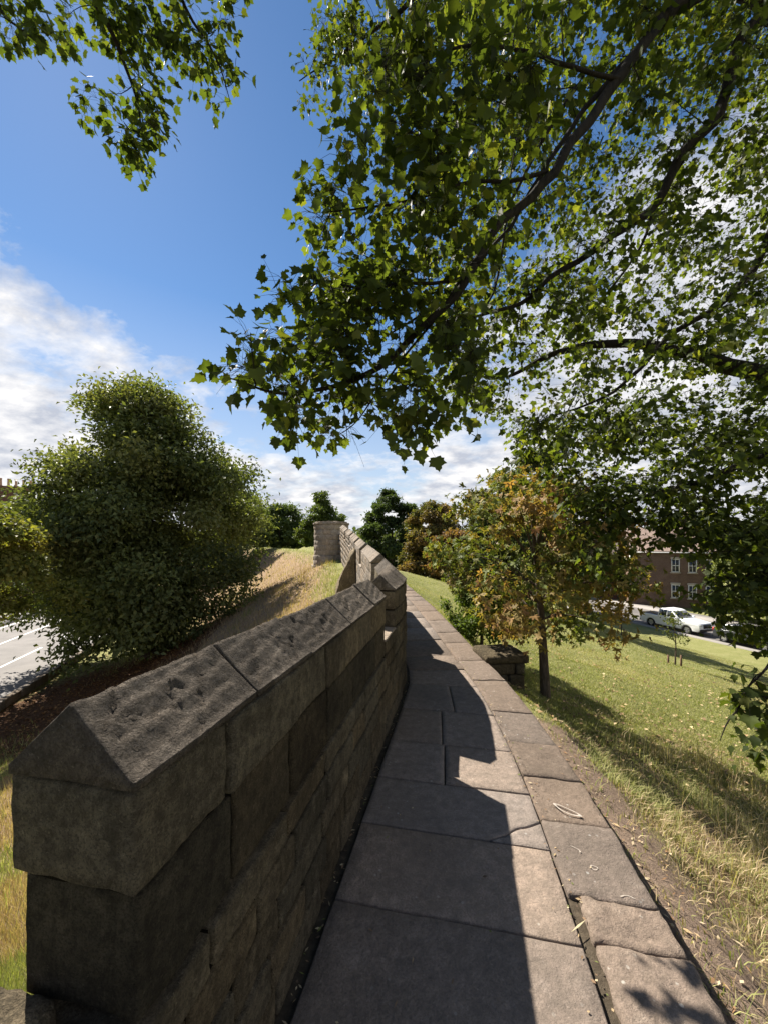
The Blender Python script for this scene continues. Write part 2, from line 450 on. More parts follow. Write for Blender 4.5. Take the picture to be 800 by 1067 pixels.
def coping_stone(buf, y0, y1, first=False, last=False):
    l = lod(y0); g = .004
    n = [(4, 3, 2), (6, 8, 2), (14, 26, 3), (42, int(max(12, (y1 - y0) / .010)), 4)][l]
    ov = .004
    base = wall_fn(y0 + g, y1 - g, -HT - ov - .006, HT + ov, 0, 1)
    ra, rb = rise(y0), rise(y1)
    dz = random.uniform(-.008, .006); sd = random.randint(0, 999)
    hr = RIDGE - EAVE
    def fn(U):
        q = base(np.concatenate([U[:, :2], 0 * U[:, :1]], 1))
        s = 1 - np.abs(U[:, 0] * 2 - 1)
        s = np.sqrt(s * s + .0012) - .035
        top = .012 + hr * s + dz
        q[:, 2] = (ra * (1 - U[:, 1]) + rb * U[:, 1]) + EAVE - .004 + U[:, 2] * (.004 + top)
        return q
    def extra(p, U):
        if l < 2: return p
        w = np.clip(U[:, 2] * 1.4 - .4, 0, 1)
        # bedding layers and pits eaten out by weather
        d1 = fbm(p * np.array([9, 9, 9]), 4, sd); d2 = vn(p * 34, sd + 5); d3 = vn(p * 62, sd + 8)
        rid = 1 - np.abs(fbm(p * np.array([14, 14, 20.]) , 3, sd + 3))
        step = np.round(d1 * 5) / 5
        bed = np.abs(((p[:, 1] * 2.6 + p[:, 0] * 4.5 + .22 * fbm(p * 4, 3, sd + 60)) % 1) - .5)
        pit = np.clip(fbm(p * np.array([85, 34, 85]) + 2.5 * d1[:, None], 3, sd + 5) - .15, 0, 1)
        crk = np.clip(.03 - np.abs(fbm(p * np.array([4, 6, 5.]), 4, sd + 12)), 0, 1) * 33
        fine = fbm(p * np.array([95, 60, 95]), 2, sd + 8)
        rg = 1 - np.abs(fbm(p * np.array([55, 26, 55]) + 2.5 * d1[:, None], 3, sd + 21))
        q = np.abs(U[:, 0] * 2 - 1) * 3.6 + p[:, 1] * 2.3 + .7 * fbm(p * np.array([4, 3, 4.]), 3, sd + 40); fr = q - np.floor(q)
        saw = np.where(fr < .88, fr / .88, (1 - fr) / .12)
        e = -.0065 * saw + .0018 * d1 - .002 * pit - .0030 * fine - .008 * crk - .0020 * fbm(p * np.array([48, 30, 48]), 3, sd + 81) - .0015 * np.clip(rg - .84, 0, 1) * 4 - .010 * np.clip(.03 - bed, 0, 1) * 33
        e = e * np.clip(np.minimum(U[:, 1], 1 - U[:, 1]) * (y1 - y0) / .05, .15, 1) * np.clip(np.minimum(U[:, 0], 1 - U[:, 0]) / .06, .2, 1)
        p[:, 2] += w * e
        return p
    block(buf, fn, (2 * HT, y1 - y0, .15), n, tone(1.0, .13, .03), .006, .0035, 4., .0008, 24., extra)

def merlon(y0, y1, joints=None):
    b = Buf()
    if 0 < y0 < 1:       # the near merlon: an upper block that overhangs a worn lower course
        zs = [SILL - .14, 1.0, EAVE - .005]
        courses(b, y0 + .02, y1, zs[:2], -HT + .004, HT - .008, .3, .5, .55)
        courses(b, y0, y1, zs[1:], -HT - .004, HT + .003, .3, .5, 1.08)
    else:
        courses(b, y0, y1, [SILL, 1.03, EAVE - .012], -HT, HT, .35, .6, 1.0)
    core(b, y0 + .03, y1 - .03, -HT + .02, HT - .02, SILL - .05, EAVE - .01)
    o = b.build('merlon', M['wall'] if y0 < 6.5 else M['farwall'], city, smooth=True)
    c = Buf()
    js = joints or list(np.arange(y0, y1 - .3, random.uniform(.5, .7))) + [y1]
    for a, e in zip(js[:-1], js[1:]): coping_stone(c, a, e)
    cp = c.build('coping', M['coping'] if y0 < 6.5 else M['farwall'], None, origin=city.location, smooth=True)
    cp.location = (0, 0, 0); cp.parent = o
    return o
merlon(-3.2, .28)
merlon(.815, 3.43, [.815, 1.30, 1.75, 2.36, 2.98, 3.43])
merlon(3.92, 6.22, [3.92, 4.5, 4.98, 5.62, 6.22])
for a in (6.8, 9.7, 12.6, 15.5, 18.4): merlon(a, a + 2.3)
merlon(24.2, 25.6)

b = Buf()
zs = [-1.3, -.9, -.5, -.22, -.02, .13, .28, .42, .57, .71, SILL - .012]
zl = zs[:-2] + [SILL - .15]
courses(b, -3.2, .80, zl, -HT, HT, .3, .5, .9)
courses(b, .80, 3.46, zl, -HT, HT, .24, .46, .95)
courses(b, 3.46, 6.4, zs, -HT, HT, .24, .46, .95)
core(b, -3.2, 3.46, -HT + .018, HT - .018, -1.3, SILL - .17)
core(b, 3.46, 6.4, -HT + .018, HT - .018, -1.3, SILL - .02)
sv_state = random.getstate()
for (ya, yb, oa, ob, za, zb) in [(.44, .66, -.27, -.08, .45, .69), (.62, .83, -.215, -.02, .50, .765), (.52, .81, -.06, .13, .45, .74), (.40, .60, -.08, .14, .45, .69)]:
    block(b, wall_fn(ya, yb, oa, ob, za, zb), (.2, .25, .25), (14, 16, 14), tone(1.25, .1), .03, .022, 9, .012, 28)
random.setstate(sv_state)
b.build('inner_wall_face', M['wall'], city, smooth=True)
b = Buf()
courses(b, 6.4, 25.6, [-1.6, -1.1, -.65, -.3, 0., .25, .5, .7, SILL - .01], -HT, HT, .4, .75, 1.0)
core(b, 6.4, 25.6, -HT + .018, HT - .018, -1.5, SILL - .02)
b.build('outer_wall_face', M['farwall'], city, smooth=True)
b = Buf()                                            # flat sill slabs in the embrasures
for a, e in [(3.43, 3.92), (6.22, 6.8)] + [(q - .6, q) for q in (9.7, 12.6, 15.5, 18.4)]:
    block(b, wall_fn(a - .0, e + .0, -HT - .02, HT + .004, SILL - .012, SILL + .012), (.33, .5, .03), (8, 10, 4), tone(1.5, .05), .01, .004, 8, .003, 30)  # paler tone stands in for sunlight falling through the gaps
b.build('sill', M['farwall'], city, smooth=True)

# raking buttress on the outer side
b = Buf()
def butt(U):
    u, v, w = U[:, 0:1], U[:, 1:2], U[:, 2:3]
    c, t, n = frame(11.6)
    top = 1.22 - .95 * (1 - u) ** 1.3 
    z = -1.0 + (1.0 + top) * w
    proj = (-HT - .01 - .62 * (1 - u) * (1.25 - .45 * w))
    xy = c + n * proj + t * (-.4 + .8 * v)
    return np.concatenate([xy, z + rise(11.6) - .12], 1)
block(b, butt, (1, .8, 2), (12, 10, 20), (1.5, 1.45, 1.4), .04, .06, 4., .02, 13.)
b.build('buttress', M['wall'], city, smooth=True)

# ------------------------------------------------------------------ round turret
tc = np.array([-3.05, 22.4])
tur = thing('wall_turret', (tc[0], tc[1], 0.), 'round weathered stone turret at the far end of the crenellated wall', 'turret')
def ring_blocks(buf, r0, r1, z0, z1, cnt, off, mult=1.0, gap=.002, n=(3, 5, 4)):
    for k in range(cnt):
        a0 = 2 * math.pi * (k + off) / cnt + gap / r1; a1 = 2 * math.pi * (k + 1 + off) / cnt - gap / r1
        def fn(U):
            a = a0 + (a1 - a0) * U[:, 1]; r = r0 + (r1 - r0) * U[:, 0]
            return np.stack([tc[0] + r * np.cos(a), tc[1] + r * np.sin(a), z0 + gap + (z1 - z0 - 2 * gap) * U[:, 2]], -1)
        block(buf, fn, (r1 - r0, (a1 - a0) * r1, z1 - z0), n, tone(mult, .1, .04), .007, .028, 4., .012, 14.)
b = Buf()
zs = np.arange(-.6, 2.45, .29)
for i, z in enumerate(zs): ring_blocks(b, .78, 1.0 + (.13 if z < .15 else (.06 if z < .6 else 0)) + random.uniform(-.012, .012), z, z + .29, 14, .5 * (i % 2) + random.random() * .2, 1.5)
b.build('turret_wall', M['farwall'], tur, smooth=True)
b = Buf()
for z_, c_, o_ in ((zs[-1] + .29, 12, .3),): ring_blocks(b, .5, 1.05, z_, z_ + .11, c_, o_, 1.35)
ring_blocks(b, .45, .92, zs[-1] + .40, zs[-1] + .47, 9, .6, 1.3)
b.build('turret_coping', M['farwall'], tur, smooth=True)
b = Buf(); th = np.linspace(0, 2 * np.pi, 24, endpoint=False)
v = [(tc[0] + .8 * math.cos(a), tc[1] + .8 * math.sin(a), z) for z in (-.6, 2.3) for a in th]
b.add(v, [tuple(range(24))[::-1], tuple(range(24, 48))] + [(i, (i + 1) % 24, 24 + (i + 1) % 24, 24 + i) for i in range(24)], (.3, .27, .24))
b.build('turret_core', M['farwall'], tur)

# ------------------------------------------------------------------ walkway
def quad_fn(q, z0, z1):
    """q: four plan corners left-near, right-near, right-far, left-far each (x, y, z)"""
    q = np.array(q)
    def fn(U):
        u, v, w = U[:, 0:1], U[:, 1:2], U[:, 2:3]
        p = (q[0] * (1 - u) + q[1] * u) * (1 - v) + (q[3] * (1 - u) + q[2] * u) * v
        p = p + np.concatenate([0 * w, 0 * w, z0 + (z1 - z0) * w], 1); return p
    return fn
def station(y):
    c, t, n = frame(y); e = edge_at(y); wd = float(np.dot(e - c, n)); r = float(rise(y))
    L = c + n * (HT + .045); K = c + n * (wd - .41); E = c + n * wd
    return [np.array([*q, r]) for q in (L, K, E)], n, t
slabs, kerbs, bed = Buf(), Buf(), Buf()
ys = [-3.0]
fixed = [.85, 1.40, 1.91, 2.42, 2.88, 3.40]
while ys[-1] < .3: ys.append(ys[-1] + .6)
ys[-1] = .25; ys += fixed
while ys[-1] < 24: ys.append(ys[-1] + random.uniform(.42, .72))
gp = .003
def lerp(a, b, t): return a + (b - a) * t
for y0, y1 in zip(ys[:-1], ys[1:]):
    (L0, K0, E0), n0, t0 = station(y0); (L1, K1, E1), n1, t1 = station(y1)
    n3 = np.array([*n0, 0]); t3 = np.array([*t0, 0])
    bed.add([L0 - n3 * .12 + (0, 0, -.022), E0 - n3 * .03 + (0, 0, -.022), E1 - n3 * .03 + (0, 0, -.022), L1 - n3 * .12 + (0, 0, -.022)], [(0, 1, 2, 3)])
    cuts = [0, 1]
    if y0 > 3 and random.random() < .3: cuts = [0, random.uniform(.3, .7), 1]
    if abs(y0 - 2.88) < .01: cuts = [0, .46, 1]
    for a, c in zip(cuts[:-1], cuts[1:]):
        dz = random.uniform(-.006, .006)
        q = [lerp(L0, K0, a) + n3 * gp + t3 * gp, lerp(L0, K0, c) - n3 * gp + t3 * gp, lerp(L1, K1, c) - n3 * gp - t3 * gp, lerp(L1, K1, a) + n3 * gp - t3 * gp]
        q = [p + np.array([0, 0, dz + random.uniform(-.003, .003)]) for p in q]
        nn = (16, 10, 3) if y0 < 5 else (6, 4, 1)
        col = tone(1.0, .19, .04)
        if abs(y0 - 2.42) < .01:                     # the cracked slab: two pieces with a jagged joint
            zig = lambda u: .06 * np.sin(u * 9) + .05 * vn(np.stack([u * 14, 0 * u, 0 * u], -1), 4)
            q = np.array(q)
            def piece(lo):
                def fn(U):
                    u, v, w = U[:, 0], U[:, 1], U[:, 2]
                    # crack runs from the near joint (u=.70) to the right edge (v=.4)
                    cr = np.where(u > .70, (u - .70) / .30 * .42 + zig(u) * np.clip((u - .70) * 8, 0, 1) * .8, 0.0); cr = np.clip(cr, 0, .7)
                    vv = cr + .012 * (u > .70) + v * (1 - cr - .012 * (u > .70)) if lo else v * np.maximum(cr - .006, .0005)
                    uu, vw = u[:, None], vv[:, None]
                    p = (q[0] * (1 - uu) + q[1] * uu) * (1 - vw) + (q[3] * (1 - uu) + q[2] * uu) * vw
                    p[:, 2] += -.09 + .09 * w - (.004 if not lo else 0)
                    return p
                return fn
            block(slabs, piece(True), (1.0, .5, .09), (40, 12, 3), col, .008, .002, 5., .0012, 30.)
            f2 = piece(False)
            block(slabs, lambda U: f2(np.concatenate([.71 + .29 * U[:, :1], U[:, 1:]], 1)), (.34, .2, .09), (16, 6, 3), col, .004, .001, 5., .001, 30.)
        else:
            block(slabs, quad_fn(q, -.09, 0), (1.0, y1 - y0, .09), nn, col, .010, .004, 4., .0015, 28.)
    # kerb stones
kys = [-3.0, -2.2, -1.4, -.6, .1, .62, 1.12, 1.60, 1.80, 2.32, 2.75, 3.2]
kys = [-3.0, -2.2, -1.4, -.6, .1, .55, .95, 1.42, 1.94, 2.15, 2.66, 3.10, 3.57]
while kys[-1] < 24: kys.append(kys[-1] + random.uniform(.4, .8))
for y0, y1 in zip(kys[:-1], kys[1:]):
    (L0, K0, E0), n0, t0 = station(y0); (L1, K1, E1), n1, t1 = station(y1)
    n3 = np.array([*n0, 0]); t3 = np.array([*t0, 0]); rough = 1.3 < y0 < 2.0
    ins = .05 if rough else gp
    q = [K0 + n3 * ins + t3 * gp, E0 + t3 * gp, E1 - t3 * gp, K1 + n3 * ins - t3 * gp]
    dz = random.uniform(-.004, .008) + (.012 if rough else 0); q = [p + np.array([0, 0, dz]) for p in q]
    nn = (18, 14, 6) if y0 < 4 else ((8, 8, 3) if y0 < 9 else (4, 4, 2))
    block(kerbs, quad_fn(q, -.5, 0), (.41, y1 - y0, .5), nn, tone(1.22 if rough else .97, .1, .03), .014 if rough else .012,
          .014 if rough else .007, 9., .009 if rough else .003, 30.)
path = slabs.build('path', M['flag'], smooth=True, kind='structure')
kerbs.build('path_kerb', M['kerb'], smooth=True, kind='structure')
bed.build('path_bedding', M['joint'], kind='structure')

# pale worn loop marks and grit on the kerb
b = Buf()
def loop(cxp, cyp, a, bb, ang, w=.006, part=1.0, sd=0):
    m = 28; th = np.linspace(0, 2 * np.pi * part, m)
    rr = 1 + .12 * np.sin(3 * th + sd)
    for s in (0,):
        pts = []
        for k_, rad in enumerate((1 - w / bb, 1 + w / bb)):
            x = a * rr * rad * np.cos(th); y = bb * rr * rad * np.sin(th)
            pts.append(np.stack([cxp + x * math.cos(ang) - y * math.sin(ang), cyp + x * math.sin(ang) + y * math.cos(ang), np.full(m, .0125)], -1))
        b.add(np.concatenate(pts), [(i, i + 1, m + i + 1, m + i) for i in range(m - 1)])
loop(1.17, 2.46, .075, .022, -.75, .003)
setp(b.build('oval_mark', M['chalk']), 'pale worn oval loop marked on a kerb stone', 'marking')

for (x_, y_, a_, c_, an, pt) in [(1.07, 2.15, .026, .012, -.9, .45), (1.11, 2.03, .016, .013, -.4, .95), (1.18, 1.86, .03, .010, -.2, .5)]:
    b = Buf(); loop(x_, y_, a_, c_, an, .0016, pt, x_ * 40)
    setp(b.build('scratch_mark', M['chalk']), 'small pale curled scratch on the kerb stone before the rough stones', 'marking', 'pale scratches on the kerb')
# grit, straw and litter in the gutters
b = Buf(); pr = random.Random(3)
def flake(x, y, z, L, W, col):
    a = pr.uniform(0, 6.28); d = np.array([math.cos(a), math.sin(a), 0]) * L; e = np.array([-math.sin(a), math.cos(a), 0]) * W
    p = np.array([x, y, z + .004]); b.add([p - d, p + e + (0, 0, W * .5), p + d + (0, 0, W * .3), p - e], [(0, 1, 2, 3)], col)
for k in range(520):
    y = pr.uniform(1.2, 6) ** 1.0; (L, K, E), n, t = station(y); n3 = np.array([*n, 0])
    w = pr.random()
    if w < .5: q = L - n3 * abs(pr.gauss(.02, .05)); q[2] -= .012
    elif w < .85: q = K + n3 * pr.gauss(.015, .03); q[2] += .006
    else: q = lerp(L, E, pr.random()) + np.array([0, 0, .008])
    c = pr.choice([(.3, .22, .13), (.42, .34, .22), (.2, .13, .08), (.1, .07, .05), (.14, .16, .05)])
    flake(*q, pr.uniform(.004, .016), pr.uniform(.002, .006), c)
for k in range(420):
    y = pr.uniform(.9, 4.6); e_ = edge_at(y); x_ = e_[0] + abs(pr.gauss(.1, .35)) + .05; y_ = e_[1]
    flake(x_, y_, float(gz(x_, y_)) + .004, pr.uniform(.006, .028), pr.uniform(.002, .009), pr.choice([(.36, .26, .15), (.45, .36, .24), (.22, .13, .07), (.12, .08, .05)]))
flake(.87, 1.72, .012, .055, .004, (.55, .47, .3))
b.build('gutter_litter', M['litter'], kind='stuff')

# ------------------------------------------------------------------ low pier beside the path
pc = np.array([1.78, 5.75]); pz = float(gz(2.0, 5.6))
pier = thing('stone_pier', (pc[0], pc[1], pz), 'low dark stone pier with a capping slab beside the kerb', 'pier')
def pier_fn(x0, x1, y0, y1, z0, z1):
    ang = .12; ca, sa = math.cos(ang), math.sin(ang)
    def fn(U):
        x = x0 + (x1 - x0) * U[:, 0]; y = y0 + (y1 - y0) * U[:, 1]
        return np.stack([pc[0] + x * ca - y * sa, pc[1] + x * sa + y * ca, z0 + (z1 - z0) * U[:, 2]], -1)
    return fn
b = Buf()
for i, (za, zb) in enumerate([(-.9, -.45), (-.45, -.2), (-.2, -.03)]):
    for xa, xb in ([(-.34, -.02), (-.02, .22)] if i % 2 else [(-.34, .08), (.08, .22)]):
        block(b, pier_fn(xa + .004, xb - .004, -.26, .26, za + .004, zb - .004), (.3, .5, .25), (8, 10, 8), tone(.75, .15), .03, .012, 6, .006, 24)
b.build('pier_body', M['wall'], pier, smooth=True)
b = Buf(); block(b, pier_fn(-.38, .27, -.31, .31, -.03, .10), (.6, .6, .13), (14, 14, 6), (.72, .7, .66), .04, .012, 6, .006, 22)
b.build('pier_cap', M['wall'], pier, smooth=True)

# ------------------------------------------------------------------ leaves
SYC = np.array([(0, 0), (.13, -.04), (.35, -.05), (.37, .09), (.54, .15), (.46, .29), (.63, .54), (.43, .55), (.31, .61), (.235, .63), (.22, .79), (.10, .85), (0, 1.0)])
SYC = np.concatenate([SYC, [(-x, y) for x, y in SYC[-2:0:-1]]])
def unit(v): return v / (np.linalg.norm(v, axis=-1, keepdims=True) + 1e-9)
def leaves_shape(buf, pos, axis_, nrm, size, col, shape=SYC, fold=.22):
    """flat outline leaves, folded a little along the midrib and drooping at the tip"""
    n = len(pos); a = unit(axis_); nrm = unit(nrm - (nrm * a).sum(1, keepdims=True) * a); s = np.cross(a, nrm)
    m = len(shape)
    x = shape[:, 0][None, :, None]; y = shape[:, 1][None, :, None]; sz = size[:, None, None]
    fo = fold * (.2 + 2.2 * rng.random((n, 1, 1)) ** 1.5); cu = .04 + .42 * rng.random((n, 1, 1)) ** 1.5; tw = rng.normal(0, .16, (n, 1, 1)); wd = rng.uniform(.82, 1.15, (n, 1, 1))
    v = pos[:, None] + sz * (s[:, None] * x * wd + a[:, None] * y + nrm[:, None] * (np.abs(x) * fo - cu * y * y + tw * x * y))
    c = pos[:, None] + sz * (a[:, None] * .36 - nrm[:, None] * .02)
    V = np.concatenate([c, v], 1).reshape(-1, 3)
    base = (np.arange(n) * (m + 1))[:, None, None]
    tri = np.array([(0, 1 + i, 1 + (i + 1) % m) for i in range(m)])[None]
    Fq = (base + tri).reshape(-1, 3)
    buf.add(V, Fq, np.repeat(col, m + 1, 0))
def leaves_simple(buf, pos, axis_, nrm, size, col, wid=.55):
    n = len(pos); a = unit(axis_); nrm = unit(nrm - (nrm * a).sum(1, keepdims=True) * a); s = np.cross(a, nrm)
    L = size[:, None]
    f = L * .16
    V = np.stack([pos, pos + a * L * .45 + s * L * wid * .5 + nrm * f, pos + a * L - nrm * f * .6, pos + a * L * .45 - s * L * wid * .5 + nrm * f], 1).reshape(-1, 3)
    b0 = (np.arange(n) * 4)[:, None, None]
    Fq = (b0 + np.array([(0, 1, 2), (0, 2, 3)])[None]).reshape(-1, 3)
    buf.add(V, Fq, np.repeat(col, 4, 0))
def rdir(n):
    return unit(rng.normal(size=(n, 3)))
def palette(n, cols, weights, var=.2, groups=None):
    cols = np.array(cols); w = np.array(weights, float); w /= w.sum()
    c = cols[rng.choice(len(cols), n, p=w)]
    return np.clip(c * (1 + rng.uniform(-var, var, (n, 1))), 0, 1)

def curve_pts(pts, n):
    pts = np.asarray(pts, float); k = len(pts)
    t = np.linspace(0, k - 1, n); out = np.empty((n, 3))
    ext = np.concatenate([[2 * pts[0] - pts[1]], pts, [2 * pts[-1] - pts[-2]]])
    for i, u in enumerate(t):
        j = min(int(u), k - 2); f = u - j
        p0, p1, p2, p3 = ext[j], ext[j + 1], ext[j + 2], ext[j + 3]
        out[i] = .5 * (2 * p1 + (p2 - p0) * f + (2 * p0 - 5 * p1 + 4 * p2 - p3) * f * f + (3 * p1 - p0 - 3 * p2 + p3) * f ** 3)
    return out

def shadow_hits_walk(p):
    """True where a point's sun shadow would fall on the open sunny walkway, wall top or near lawn"""
    x0 = p[:, 0] + .623 * p[:, 2]; y0 = p[:, 1] - .688 * p[:, 2]
    z1 = p[:, 2] - 1.3; x1 = p[:, 0] + .623 * z1; y1 = p[:, 1] - .688 * z1
    e = np.interp(y0, EY, EX)
    on = (x0 > cx(y0)) & (x0 < e + .25) & (y0 > 1.0) & (y0 < 22)
    allow = (x0 > .98) & (x0 < 1.3) & (y0 > 1.25) & (y0 < 1.62)
    wl = (np.abs(x1 - cx(y1)) < .3) & (y1 > .3) & (y1 < 21) & (z1 > .02)
    return (on & ~allow) | wl

def inpoly(pt, poly):
    x, y = pt; c = False; j = len(poly) - 1
    for i in range(len(poly)):
        xi, yi = poly[i]; xj, yj = poly[j]
        if (yi > y) != (yj > y) and x < (xj - xi) * (y - yi) / (yj - yi) + xi: c = not c
        j = i
    return c

def syc_tree(root, limbs, zones, leafcols, weights, seed, leaf_len=(.038, .094), per=(13, 22), label_trunk='trunk'):
    """limbs: list of (points, r0, r1); zones: (polygon, ymin, ymax, count, holes) in directions seen from the path, at true distances"""
    rs = random.Random(seed)
    wood, fol = Buf(), Buf()
    sk, skr = [], []
    for pts, r0, r1 in limbs:
        c = curve_pts(pts, max(8, len(pts) * 7)); u = np.linspace(0, 1, len(c))
        c = c + vec_noise(c, 1.7, 2, seed) * (.10 * u * (1 - u) * 4)[:, None]
        rad = r0 + (r1 - r0) * u ** .8
        wood.tube(c, rad, 10 if r0 > .06 else 7); sk.append(c); skr.append(rad)
    SK = np.concatenate(sk); SR = np.concatenate(skr)
    targets = []
    for poly, ya, yb, cnt, holes in zones:
        xs_ = [q[0] for q in poly]; ys_ = [q[1] for q in poly]; got = 0; tries = 0
        while got < cnt and tries < cnt * 40:
            tries += 1
            q = (rs.uniform(min(xs_), max(xs_)), rs.uniform(min(ys_), max(ys_)))
            if not inpoly(q, poly): continue
            if any(((q[0] - h[0]) / h[2]) ** 2 + ((q[1] - h[1]) / h[3]) ** 2 < 1 for h in holes): continue
            yv = rs.uniform(ya, yb); p = P(q[0], q[1], yv)
            if p[2] < gz(p[0], p[1]) + .5: continue
            if shadow_hits_walk(p[None])[0]: continue
            targets.append(p); got += 1
    T = np.array(targets)
    d = np.array([np.min(((SK - t) ** 2).sum(1)) for t in T]); T = T[d.argsort()]
    LP, LA, LN, LS, LC = [], [], [], [], []
    for t in T:
        dd = ((SK - t) ** 2).sum(1) * (1 + .6 * (SR < .006)); i = dd.argmin(); base = SK[i]
        dist = math.sqrt(((base - t) ** 2).sum()); rb = min(SR[i] * .75, .004 + .006 * dist)
        mid = (base + t) / 2 + np.array([rs.gauss(0, .12), rs.gauss(0, .12), .10 + rs.gauss(0, .08)]) * dist
        c = curve_pts([base, mid, t], max(5, int(dist * 7) + 3)); u = np.linspace(0, 1, len(c))
        rad = rb * (1 - u) + .0018 * u
        wood.tube(c, rad, 5 if rb > .008 else 4, cap=False)
        keep = slice(1, None)
        SK = np.concatenate([SK, c[keep]]); SR = np.concatenate([SR, rad[keep]])
        # side twigs and leaf pairs
        n = rs.randint(*per); tan = c[-1] - c[max(0, len(c) - 3)]; tan /= np.linalg.norm(tan) + 1e-9
        hue = rs.gauss(0, 1)
        for kk in range(n):
            f = 1 - (rs.random() ** 1.5) * min(1, .75 / max(dist, .3))
            j = min(len(c) - 1, int(f * (len(c) - 1))); q = c[j]
            out = np.array([rs.gauss(0, 1), rs.gauss(0, 1), rs.gauss(-.15, .6)]); out /= np.linalg.norm(out)
            out = out + tan * .5
            Lp = rs.uniform(.05, .22); tip = q + out * Lp + np.array([0, 0, -.02])
            wood.tube(np.array([q, q + out * Lp * .5 + (0, 0, .015), tip]), [.0016, .0012, .0009], 3, cap=False)
            ax = out * .7 + np.array([rs.gauss(0, .4), rs.gauss(0, .4), rs.uniform(-1.0, -.1)])
            nn = np.array([rs.gauss(0, .45), rs.gauss(0, .45), 1.0])
            LP.append(tip); LA.append(ax); LN.append(nn); LS.append(rs.uniform(*leaf_len)); LC.append(hue)
    LP, LA, LN, LS, LC = map(np.array, (LP, LA, LN, LS, LC))
    LG = LP[:, 2] + 1.0; lx = LP[:, 0] + .623 * LG; ly = LP[:, 1] - .688 * LG
    lawn = (lx > 1.6) & (lx < 8) & (ly > 2.2) & (ly < 6) & (lx < 1.02 * ly) & (LP[:, 1] > 3.4) & (vn(np.stack([lx * 1.3, ly * 1.3, 0 * lx], -1), 5) < .25)
    ok = ~shadow_hits_walk(LP) & ~lawn; LP, LA, LN, LS, LC = LP[ok], LA[ok], LN[ok], LS[ok], LC[ok]
    col = palette(len(LP), leafcols, weights, .25); col *= (1 + .10 * np.clip(LC, -2, 2))[:, None]
    leaves_shape(fol, LP, LA, LN, LS, col)
    wood.build('trunk', M['bark'], root, smooth=True)
    fol.build('crown', M['leaf_big'], root)
    return len(LP)

SYC_COLS = [(.028, .041, .013), (.039, .054, .016), (.054, .071, .02), (.09, .10, .027)]
tb = (10.0, 6.5, float(gz(10.0, 6.5)))
syc = thing('sycamore_tree', tb, 'large overhanging sycamore with lobed dark green leaves above the lawn and walkway', 'tree')
limbs = [
    ([(10, 6.5, tb[2] - .3), (10.05, 6.5, 0), (9.9, 6.5, 2.6), (9.9, 6.4, 5.5), (10.1, 6.6, 9.5), (10, 6.6, 13)], .48, .08),
    ([(9.9, 6.5, 2.8), (8.4, 6.2, 3.6), P(800, 392, 6.0), P(735, 372, 5.8), P(680, 362, 5.6), P(600, 360, 5.3), P(530, 392, 4.9)], .21, .02),
    ([(9.9, 6.4, 5.2), (8, 5.2, 7.8), (5, 4.2, 8.2), P(720, -6, 3.6), P(645, 82, 3.3), P(570, 178, 3.0), P(480, 290, 2.75), P(400, 375, 2.6), P(310, 412, 2.45), P(240, 394, 2.35)], .088, .004),
    ([(9.9, 6.4, 4.8), (7, 5.2, 6.6), P(810, 20, 4.2), P(735, 130, 4.0), P(680, 215, 3.9), P(600, 275, 3.7), P(520, 320, 3.5), P(450, 340, 3.3)], .10, .004),
    ([(9.9, 6.4, 3.6), P(860, 190, 5.2), P(780, 285, 5.0), P(700, 350, 4.8), P(640, 405, 4.6), P(560, 440, 4.5)], .08, .006),
    ([(9.9, 6.4, 6.5), (7.5, 6.2, 9.6), P(600, -70, 6), P(480, -40, 6), P(390, 30, 5.9), P(312, 84, 5.8)], .13, .006),
    ([(9.9, 6.5, 1.9), P(900, 450, 5.8), P(800, 478, 5.4), P(720, 505, 5.0), P(640, 530, 4.7), P(600, 548, 4.6)], .10, .006),
    ([(9.9, 6.5, 1.7), P(960, 500, 5.4), P(860, 545, 5.0), P(800, 580, 4.7), P(755, 625, 4.5)], .07, .006),
    ([P(860, 545, 5.0), P(860, 620, 3.9), P(815, 672, 3.1), P(785, 712, 2.9), P(762, 748, 2.8), P(750, 772, 2.75)], .016, .003),
    ([P(720, -6, 3.6), P(655, 60, 3.5), P(585, 150, 3.3), P(505, 270, 3.1), P(430, 330, 3.0), P(360, 380, 2.9)], .035, .004),
    ([P(735, 130, 4.0), P(690, 200, 4.4), P(640, 300, 4.6), P(590, 350, 4.8)], .03, .005),
    ([P(600, 90, 3.6), P(540, 200, 3.5), P(500, 340, 3.4), P(470, 400, 3.3)], .02, .004),
    ([P(645, 82, 3.3), P(560, 60, 3.0), P(470, 60, 2.7), P(410, 85, 2.6)], .02, .004),
    ([P(570, 178, 3.0), P(480, 200, 2.8), P(400, 215, 2.65), P(345, 220, 2.55)], .016, .004),
    ([P(480, 290, 2.75), P(400, 300, 2.6), P(340, 300, 2.5), P(300, 320, 2.45)], .014, .003),
    ([P(480, 290, 2.75), P(420, 370, 2.8), P(380, 430, 2.9), P(350, 455, 2.9)], .012, .003),
]
